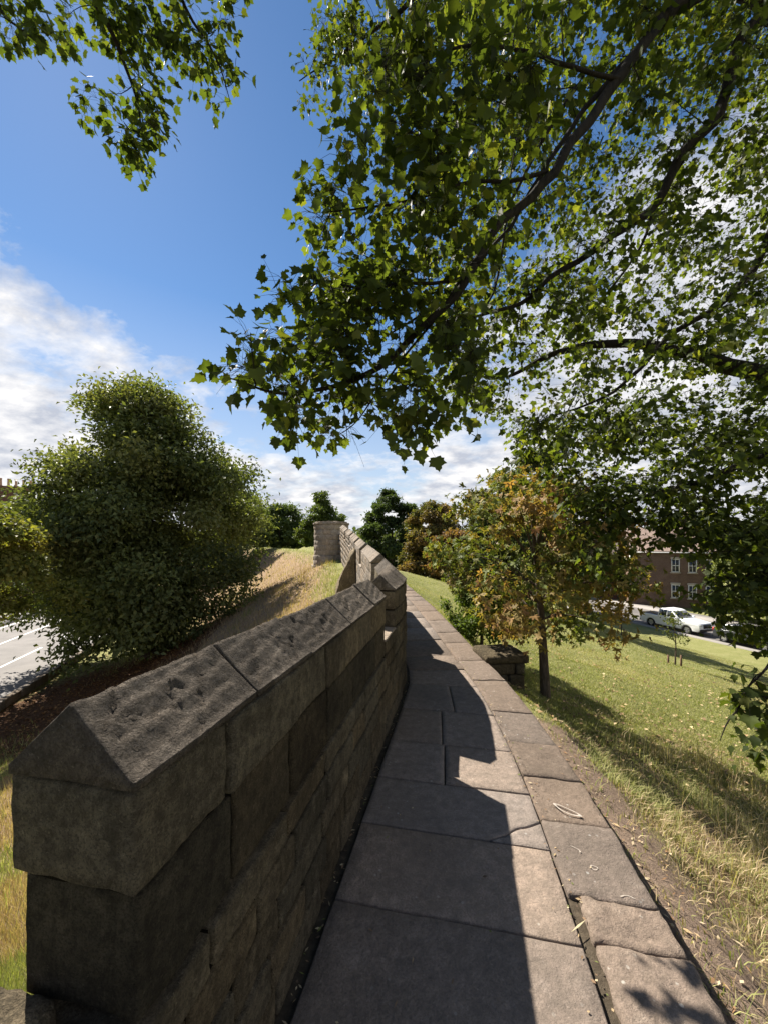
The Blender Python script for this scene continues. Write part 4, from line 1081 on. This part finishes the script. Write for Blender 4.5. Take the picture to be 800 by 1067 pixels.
# ------------------------------------------------------------------ buildings
def uvbox(bm, uvl, corners, z0, z1):
    """vertical wall faces round a plan polygon with metre UVs"""
    n = len(corners); lo = [bm.verts.new((*c, z0)) for c in corners]; hi = [bm.verts.new((*c, z1)) for c in corners]; s = 0
    for i in range(n):
        j = (i + 1) % n; L = math.dist(corners[i], corners[j])
        f = bm.faces.new((lo[i], lo[j], hi[j], hi[i]))
        for lp, uv in zip(f.loops, ((s, z0), (s + L, z0), (s + L, z1), (s, z1))): lp[uvl].uv = uv
        s += L
    return lo, hi
def bm_obj(bm, name, mat, parent):
    bmesh.ops.recalc_face_normals(bm, faces=bm.faces)
    me = D.meshes.new(name); bm.to_mesh(me); bm.free(); me.materials.append(mat)
    o = D.objects.new(name, me); COL.objects.link(o); o.parent = parent; return o
def house(name, loc, rz, W, Dp, H, RH, label, brick, roofmat, wins, chims, door=None, pots=4):
    """W along local x (front is local -y), gabled roof with its ridge along x"""
    t = thing(name, loc, label, 'house', None, rz)
    bm = bmesh.new(); uvl = bm.loops.layers.uv.new('UVMap')
    lo, hi = uvbox(bm, uvl, [(-W / 2, 0), (W / 2, 0), (W / 2, Dp), (-W / 2, Dp)], -.5, H)
    for x, (a, c) in ((-W / 2, (3, 0)), (W / 2, (1, 2))):
        g = bm.verts.new((x, Dp / 2, H + RH)); f = bm.faces.new((hi[a], hi[c], g))
        for lp in f.loops: lp[uvl].uv = (lp.vert.co.y, lp.vert.co.z)
    wall = bm_obj(bm, 'wall', brick, t)
    bm = bmesh.new(); ov = .3; sl = RH / (Dp / 2); th = .14
    for sgn in (-1, 1):
        y0 = -ov if sgn < 0 else Dp + ov; zz = H - ov * sl
        vs = [bm.verts.new(p) for p in ((-W / 2 - .2, y0, zz + .02), (W / 2 + .2, y0, zz + .02), (W / 2 + .2, Dp / 2 + .001 * sgn, H + RH + .02), (-W / 2 - .2, Dp / 2 + .001 * sgn, H + RH + .02))]
        vt = [bm.verts.new(v.co + Vector((0, 0, th))) for v in vs]
        bm.faces.new(vt); bm.faces.new(vs)
        for i in range(4): bm.faces.new((vs[i], vs[(i + 1) % 4], vt[(i + 1) % 4], vt[i]))
    roof = bm_obj(bm, 'roof', roofmat, t)
    b = Buf(); b.tube(np.array([(-W / 2 - .2, -ov - .06, H - ov * sl + .0), (W / 2 + .2, -ov - .06, H - ov * sl)]), .06, 6)
    o = b.build('gutter', M['white'], None); o.parent = t
    b = Buf(); b.tube(np.array([(-W / 2 + .15, -.08, 0), (-W / 2 + .15, -.08, H - .2)]), .045, 6); o = b.build('drainpipe', M['white'], None); o.parent = t
    for (face, x, z, w, h) in wins:
        def MM(v, face=face):
            v = np.array(v)
            if face == 'f': return v
            if face == 'l': return np.stack([-W / 2 + v[:, 1], Dp / 2 - v[:, 0] , v[:, 2]], -1)
            return np.stack([W / 2 - v[:, 1], Dp / 2 + v[:, 0], v[:, 2]], -1)
        f = Buf(); e = .09
        f.box(x - w / 2, x - w / 2 + e, -.05, .06, z, z + h, M=MM); f.box(x + w / 2 - e, x + w / 2, -.05, .06, z, z + h, M=MM)
        f.box(x - w / 2 + e, x + w / 2 - e, -.05, .06, z, z + e, M=MM); f.box(x - w / 2 + e, x + w / 2 - e, -.05, .06, z + h - e, z + h, M=MM)
        f.box(x - w / 2 + e, x + w / 2 - e, -.04, .05, z + h / 2 - .04, z + h / 2 + .04, M=MM)
        f.box(x - .025, x + .025, -.035, .04, z + e, z + h / 2 - .04, M=MM); f.box(x - .025, x + .025, -.035, .04, z + h / 2 + .04, z + h - e, M=MM)
        fo = f.build('window', M['white'], None); fo.parent = t
        g = Buf(); g.box(x - w / 2 + .03, x + w / 2 - .03, -.012, .02, z + .03, z + h - .03, M=MM); go = g.build('pane', M['glass'], None); go.parent = fo
        s_ = Buf(); s_.box(x - w / 2 - .1, x + w / 2 + .1, -.12, .03, z - .13, z - .003, M=MM); so = s_.build('sill', M['cream'], None); so.parent = fo
        s_ = Buf(); s_.box(x - w / 2 - .08, x + w / 2 + .08, -.03, .03, z + h + .003, z + h + .22, M=MM); so = s_.build('lintel', M['cream'], None); so.parent = fo
    if door:
        x, w, h = door; d = Buf(); d.box(x - w / 2, x + w / 2, -.05, .05, .1, h); d.box(x - w / 2 - .1, x + w / 2 + .1, -.4, -.06, -.1, .1); do = d.build('door', M['cargrey'], None); do.parent = t
    for (x, y, w, dpt, z1) in chims:
        bm = bmesh.new(); uvl = bm.loops.layers.uv.new('UVMap')
        lo, hi = uvbox(bm, uvl, [(x - w / 2, y - dpt / 2), (x + w / 2, y - dpt / 2), (x + w / 2, y + dpt / 2), (x - w / 2, y + dpt / 2)], H + RH * .3, z1)
        bm.faces.new(hi)
        lo2, hi2 = uvbox(bm, uvl, [(x - w / 2 - .06, y - dpt / 2 - .06), (x + w / 2 + .06, y - dpt / 2 - .06), (x + w / 2 + .06, y + dpt / 2 + .06), (x - w / 2 - .06, y + dpt / 2 + .06)], z1 - .3, z1 - .08)
        bm.faces.new(hi2); bm.faces.new(lo2)
        ch = bm_obj(bm, 'chimney', brick, roof)
        for k in range(pots):
            b = Buf(); xp = x - w / 2 + w * (k + .5) / pots
            zz = np.array([0, .06, .1, .75, .78, .9]); rr = np.array([.15, .15, .12, .10, .13, .12])
            b.tube(np.stack([np.full(6, xp), np.full(6, y), z1 - .0 + zz], -1), rr, 10)
            o = b.build('chimney_pot', M['terracotta'], None)
            o.parent = roof
    return t
SZ = -6.2
W1 = [('f', x, z, .85, 1.6) for z in (1.0, 4.0) for x in (-2.6, -.9, 1.2, 2.8)] + [('l', 0, 4, .8, 1.5), ('l', -1.6, 1, .8, 1.5)]
W1 = [('f', x, z, .8, 1.55) for z in (1.1, 4.1) for x in (.2, 1.8, 3.4)] + [('l', x, z, .9, 1.5) for z in (1.1, 4.0) for x in (-2, 1)]
house('brick_house', (33.9, 45.0, SZ), R(-25), 9, 8, 6.6, 2.7, 'red brick house with white sash windows behind the white pickup', M['brick'], M['tile'], W1, [(2.5, 4, 1.4, .7, 10.4)])
house('brick_terrace', (25.5, 53.5, SZ), R(-25), 12, 8, 6.2, 2.8, 'brick terrace partly hidden behind the orange leaves left of the pickup', M['brick2'], M['slate'],
      [('f', x, z, .95, 1.5) for z in (1., 3.9) for x in (-4.6, -2.2, 0.4, 2.6, 4.8)], [(-3, 4, 1.6, .7, 10.2)], (1.5, .9, 2.2))
house('gabled_house', (17.5, 66., SZ), R(-60), 12, 9, 6., 4., 'pale gabled house glimpsed through the reddish chestnut', M['brick'], M['tile'], [('f', x, z, .9, 1.5) for z in (1., 3.9) for x in (-3.6, -1.2, 1.2, 3.6)], [])
house('corner_house', (45.5, 38., SZ), R(-70), 12, 8, 6.2, 2.8, 'brick house behind the leaves at the right end of the street', M['brick2'], M['slate'], [('f', x, z, .95, 1.5) for z in (1., 3.9) for x in (-4.6, -2.2, 0.4, 2.6, 4.8)], [(3, 4, 1.6, .7, 10.)], (1.5, .9, 2.2))
house('tall_terrace', (-41.4, 39.4, -5.), R(50), 14, 10, 8.3, 2.6, 'dark brick building with a chimney of five pots above the left trees', M['brick2'], M['slate'],
      [('f', x, z, 1.0, 1.8) for z in (1., 4.6) for x in (-5, -2.5, 0, 2.5, 5)], [(3.2, 5, 3.2, .9, 12.9), (-.5, 5, 2.2, .9, 13.2)], (-3.7, 1.0, 2.3), 5)

# ------------------------------------------------------------------ street on the right
sd_ = np.array([.28, -.96]); sn = np.array([.96, .28]); s0 = np.array([25.3, 33.1])
def sstrip(buf, o0, o1, a, c, z):
    q = [s0 + sd_ * s + sn * o for s, o in ((a, o0), (a, o1), (c, o1), (c, o0))]
    buf.add([(*p, z) for p in q], [(0, 1, 2, 3)])
def sbox(buf, o0, o1, a, c, z0, z1):
    v = np.array([(*(s0 + sd_ * s + sn * o), z) for o in (o0, o1) for s in (a, c) for z in (z0, z1)])
    buf.add(v, np.array([(0, 1, 3, 2), (4, 6, 7, 5), (0, 4, 5, 1), (2, 3, 7, 6), (0, 2, 6, 4), (1, 5, 7, 3)]))
b = Buf(); sstrip(b, -.6, 7.0, -60, 60, SZ + .02); b.build('street', M['asphalt'], kind='structure')
b = Buf(); sbox(b, -.9, -.6, -60, 60, SZ - .3, SZ + .13); sbox(b, 7.0, 9.2, -60, 60, SZ - .3, SZ + .12); b.build('street_kerb', M['pave'], kind='structure')

def prism(buf, prof, hw, col=(1, 1, 1)):
    """side profile [(x, z)] swept across the width; hw(z) gives half width"""
    n = len(prof); v = [(x, -hw(x, z), z) for x, z in prof] + [(x, hw(x, z), z) for x, z in prof]
    buf.add(v, [tuple(range(n)), tuple(range(2 * n - 1, n - 1, -1))] + [(i, n + i, n + (i + 1) % n, (i + 1) % n) for i in range(n)], col)
def soften(o, w=.04, seg=2):
    m = o.modifiers.new('bevel', 'BEVEL'); m.width = w; m.segments = seg; m.limit_method = 'ANGLE'; m.angle_limit = R(25)
    return o
def vehicle(name, loc, rz, label, paint, kind):
    t = thing(name, loc, label, 'pickup' if kind == 'pickup' else 'car', 'cars parked along the street', rz)
    hl = 2.65 if kind == 'pickup' else 2.05; hwid = .93 if kind == 'pickup' else .86; wr = .38 if kind == 'pickup' else .31
    wx = (1.65, -1.5) if kind == 'pickup' else (1.28, -1.25)
    def arch(x0, up):
        th = np.linspace(0, np.pi, 9); return [(x0 - (wr + .07) * math.cos(q), .3 + up + (wr + .05) * math.sin(q)) for q in th]
    zb = .33
    belt = 1.08 if kind == 'pickup' else .92
    low = [(-hl, zb + .15)] + [(-hl + .1, zb)] + arch(wx[1], .03) + arch(wx[0], .03) + [(hl - .15, zb), (hl, zb + .15)]
    if kind == 'pickup': up = [(hl, .8), (hl - .12, 1.02), (1.0, 1.15), (-.75, 1.12), (-.80, 1.10), (-hl, 1.10)]
    else: up = [(hl, .66), (hl - .15, .78), (1.0, .95), (-1.5, .98), (-hl + .05, .93), (-hl, .75)]
    b = Buf(); prism(b, low + up, lambda x, z: hwid * (1 - .10 * max(0, abs(x) / hl - .75) / .25) * (1 - .05 * max(0, z - .8)))
    body = b.build('body', paint, None); body.parent = t; soften(body)
    if kind == 'pickup': cab = [(1.05, 1.12), (.38, 1.72), (.1, 1.80), (-.6, 1.80), (-.80, 1.72), (-.88, 1.10)]
    else: cab = [(1.05, .93), (.35, 1.36), (.05, 1.43), (-1.0, 1.42), (-1.45, 1.33), (-1.85, .95)]
    zt = cab[2][1]; zl = cab[0][1]
    hc = lambda x, z: hwid * (.97 - .16 * (z - zl) / (zt - zl))
    b = Buf(); prism(b, cab, hc); c = b.build('cab', paint, None); c.parent = t; soften(c, .05)
    # side windows, windscreen and rear window sit just proud of the cab
    x_f, x_r = cab[0][0], cab[-1][0]; mid = -.05 if kind == 'pickup' else -.35
    def zq(u): return zl + .06 + (zt - zl - .17) * u
    def edge(front, u):
        (xa, za), (xb, zb_) = (cab[0], cab[1]) if front else (cab[-1], cab[-2])
        f = np.clip((zq(u) - za) / (zb_ - za), 0, 1); return xa + (xb - xa) * f + (-.14 if front else .12)
    for sg in (-1, 1):
        for (a0, a1, c0, c1) in ((edge(True, 0), edge(True, 1), mid + .04, mid + .04), (mid - .04, mid - .04, edge(False, 0), edge(False, 1))):
            q = [(a0, zq(0)), (c0, zq(0)), (c1, zq(1)), (a1, zq(1))]; b = Buf()
            v = [(x, sg * (hc(x, z) + .006), z) for x, z in q] + [(x, sg * (hc(x, z) - .02), z) for x, z in q]
            b.add(v, [(0, 1, 2, 3), (7, 6, 5, 4), (0, 4, 5, 1), (1, 5, 6, 2), (2, 6, 7, 3), (3, 7, 4, 0)])
            o = b.build('side_window', M['glass'], None); o.parent = t
        b = Buf(); b.box(x_f - .22, x_f - .06, sg * hwid * .96 if sg > 0 else -hwid * .96 - .2, sg * hwid * .96 + (.2 if sg > 0 else 0), zl + .02, zl + .16)
        o = b.build('wing_mirror', paint, None); o.parent = t; soften(o, .03)
        b = Buf(); b.box(hl - .16, hl - .005, sg * hwid * .55 if sg > 0 else -hwid * .86, hwid * .86 if sg > 0 else -hwid * .55, .68 if kind != 'pickup' else .8, .82 if kind != 'pickup' else .96)
        o = b.build('headlight', M['lamp'], None); o.parent = t
        b = Buf(); b.box(-hl - .012, -hl + .1, hwid * .72 if sg > 0 else -hwid * .9, hwid * .9 if sg > 0 else -hwid * .72, .75, 1.02)
        o = b.build('tail_light', M['lampred'], None); o.parent = t
        for x in wx:
            w = Buf(); yo = sg * (hwid - .13)
            prof = [(.62, -.11), (.95, -.115), (1, -.07), (1, .07), (.95, .115), (.62, .11)]
            th = np.linspace(0, 2 * np.pi, 24, endpoint=False)
            v = np.array([(x + wr * r_ * math.cos(q), yo + dy, wr + wr * r_ * math.sin(q)) for r_, dy in prof for q in th])
            f = [(i * 24 + j, i * 24 + (j + 1) % 24, ((i + 1) % 6) * 24 + (j + 1) % 24, ((i + 1) % 6) * 24 + j) for i in range(6) for j in range(24)]
            w.add(v, f); wo = w.build('wheel', M['rubber'], None); wo.parent = t
            rm = Buf(); v = [(x, yo + sg * .07, wr)] + [(x + wr * .62 * math.cos(q), yo + sg * .085, wr + wr * .62 * math.sin(q)) for q in th] + [(x + wr * .2 * math.cos(q), yo + sg * .10, wr + wr * .2 * math.sin(q)) for q in th]
            rm.add(v, [(1 + j, 1 + (j + 1) % 24, 25 + (j + 1) % 24, 25 + j) for j in range(24) if j % 5 != 0] + [tuple(range(25, 49))])
            ro = rm.build('rim', M['alloy'], None); ro.parent = wo
    for front in (True, False):
        (xa, za), (xb, zb_) = (cab[0], cab[1]) if front else (cab[-1], cab[-2]); sgn = .012 if front else -.012
        q = []
        for f, wv in ((.12, .86), (.92, .74)):
            x = xa + (xb - xa) * f + sgn; z = za + (zb_ - za) * f; q += [(x, -hwid * wv, z), (x, hwid * wv, z)]
        v = q + [(x - sgn * 2, y, z) for x, y, z in q]
        b = Buf(); b.add(v, [(0, 1, 3, 2), (4, 6, 7, 5), (0, 4, 5, 1), (2, 3, 7, 6), (0, 2, 6, 4), (1, 5, 7, 3)])
        o = b.build('windscreen' if front else 'rear_window', M['glass'], None); o.parent = t
    for x0, x1 in ((hl - .06, hl + .05), (-hl - .05, -hl + .06)):
        b = Buf(); b.box(x0, x1, -hwid * .88, hwid * .88, .36, .56); o = b.build('bumper', M['black'], None); o.parent = t; soften(o, .03)
    b = Buf(); b.box(hl - .09, hl + .012, -hwid * .45, hwid * .45, .62, .8 if kind != 'pickup' else .94); o = b.build('grille', M['black'], None); o.parent = t
    if kind == 'pickup':
        b = Buf(); b.box(-hl + .1, -.95, -hwid * .85, hwid * .85, 1.085, 1.125); o = b.build('bed_cover', M['black'], None); o.parent = t; soften(o, .02)
    return t
ang = math.atan2(sd_[1], sd_[0])
def on_street(s, o): return tuple(s0 + sd_ * s + sn * o) + (SZ + .02,)
vehicle('pickup_truck', on_street(-.7, .6), ang, 'white double-cab pickup truck with dark windows parked on the street', M['carwhite'], 'pickup')
vehicle('parked_car', on_street(4.9, .6), ang, 'dark car parked in front of the white pickup', M['cargrey'], 'car')
vehicle('parked_car', on_street(9.6, .6), ang, 'red car at the right edge half hidden by leaves', M['carred'], 'car')
# wheelie bin by the street end
bl = on_street(-8.6, -1.2); bn = thing('wheelie_bin', (bl[0], bl[1], float(gz(bl[0], bl[1]))), 'black wheelie bin beside the lawn left of the pickup', 'bin')
b = Buf(); v = [(x * s_, y * s_, z) for z, s_ in ((.08, .78), (.95, 1)) for x, y in ((-.29, -.34), (.29, -.34), (.29, .34), (-.29, .34))]
b.add(v, [(3, 2, 1, 0), (4, 5, 6, 7), (0, 1, 5, 4), (1, 2, 6, 5), (2, 3, 7, 6), (3, 0, 4, 7)]); o = b.build('bin_body', M['black'], None); o.parent = bn
b = Buf(); b.box(-.31, .31, -.36, .38, .955, 1.02); o = b.build('lid', M['black'], None); o.parent = bn; soften(o, .02)
for sg in (-1, 1):
    b = Buf(); b.tube(np.array([(sg * .25, .3, .1), (sg * .32, .3, .1)]), .1, 14); o = b.build('wheel', M['rubber'], None); o.parent = bn

# ------------------------------------------------------------------ sky and sun
w = D.worlds.new('World'); SC.world = w; w.use_nodes = True
nt = w.node_tree; nt.nodes.clear()
class WN(N):
    def __init__(s): s.t = nt
m = WN()
sky = m.n('ShaderNodeTexSky', sky_type='NISHITA', sun_disc=False, sun_elevation=math.asin(SUN[2]), sun_rotation=math.atan2(SUN[0], SUN[1]), air_density=1.0, dust_density=.05, ozone_density=2.2, altitude=0)
hs = m.n('ShaderNodeHueSaturation', {'Saturation': 1.16, 'Value': 1.15, 'Color': sky.outputs[0]})
dirv = m.n('ShaderNodeTexCoord').outputs['Generated']
sp = m.n('ShaderNodeSeparateXYZ', {'Vector': dirv}).outputs
zc = m.math('ADD', m.math('MAXIMUM', sp[2], 0.0), .30)
cv = m.n('ShaderNodeCombineXYZ', {'X': m.math('DIVIDE', sp[0], zc), 'Y': m.math('DIVIDE', sp[1], zc), 'Z': 0.37}).outputs[0]
cv = m.n('ShaderNodeMapping', {'Vector': cv, 'Rotation': (0, 0, R(25)), 'Scale': (1.6, 1.9, 1), 'Location': (3.3, 1.7, 0)}).outputs[0]
n1 = m.n('ShaderNodeTexNoise', {'Vector': cv, 'Scale': 1.9, 'Detail': 10.0, 'Roughness': .56, 'Distortion': .15}).outputs['Fac']
n2 = m.n('ShaderNodeTexNoise', {'Vector': cv, 'Scale': 4.2, 'Detail': 8.0, 'Roughness': .6}).outputs['Fac']
side = m.math('ADD', m.math('MULTIPLY', m.math('MULTIPLY', sp[0], sp[0]), .50), m.math('ADD', m.math('MULTIPLY', m.math('MAXIMUM', m.math('SUBTRACT', -.36, sp[0]) if False else m.math('SUBTRACT', m.math('MULTIPLY', sp[0], -1.0), .36), 0.0), .2), m.math('MULTIPLY', m.math('MAXIMUM', m.math('SUBTRACT', sp[0], .05), 0.0), .75)))
bias = m.math('SUBTRACT', m.math('ADD', side, .245), m.math('MULTIPLY', sp[2], .92))
n3 = m.n('ShaderNodeTexNoise', {'Vector': cv, 'Scale': 6.5, 'Detail': 8.0, 'Roughness': .6, 'Distortion': .3}).outputs['Fac']
n13 = m.math('ADD', m.math('MULTIPLY', n1, .72), m.math('MULTIPLY', n3, .30))
dens = m.ramp(m.math('ADD', n13, bias), [(.535, 0), (.61, .5), (.73, .97)])
shade = m.ramp(n2, [(.36, 0), (.62, 1)])
ccol = m.mix(shade, (5.0, 5.3, 6.1), (9.2, 9.05, 9.0))
hz = m.ramp(sp[2], [(0.0, .8), (.5, 0)])
fin = m.mix(dens, m.mix(hz, hs.outputs[0], (6.0, 6.4, 7.2)), ccol)
bg = m.n('ShaderNodeBackground', {'Color': fin, 'Strength': .043})
wo = m.n('ShaderNodeOutputWorld'); nt.links.new(bg.outputs[0], wo.inputs['Surface'])

L = D.lights.new('sun', 'SUN'); L.energy = 5.0; L.angle = R(.55); L.color = (1.0, .93, .82)
so = D.objects.new('sun', L); COL.objects.link(so); so.rotation_euler = Vector(SUN).to_track_quat('Z', 'Y').to_euler(); so.location = (-10, 11, 16)

# ------------------------------------------------------------------ camera
cam = D.cameras.new('camera'); co = D.objects.new('camera', cam); COL.objects.link(co)
co.location = (0, 0, CAMZ); co.rotation_euler = (R(90), 0, 0)
cam.sensor_fit = 'HORIZONTAL'; cam.sensor_width = 36; cam.lens = 18; cam.shift_y = (HY - 533.5) / 800 * 1.0
cam.clip_start = .05; cam.clip_end = 5000
SC.camera = co
SC.view_settings.view_transform = 'Standard'; SC.view_settings.look = 'None'; SC.view_settings.exposure = 1.42; SC.view_settings.gamma = 1
SC.view_settings.use_curve_mapping = False
SC.cycles.max_bounces = 6; SC.cycles.transparent_max_bounces = 8
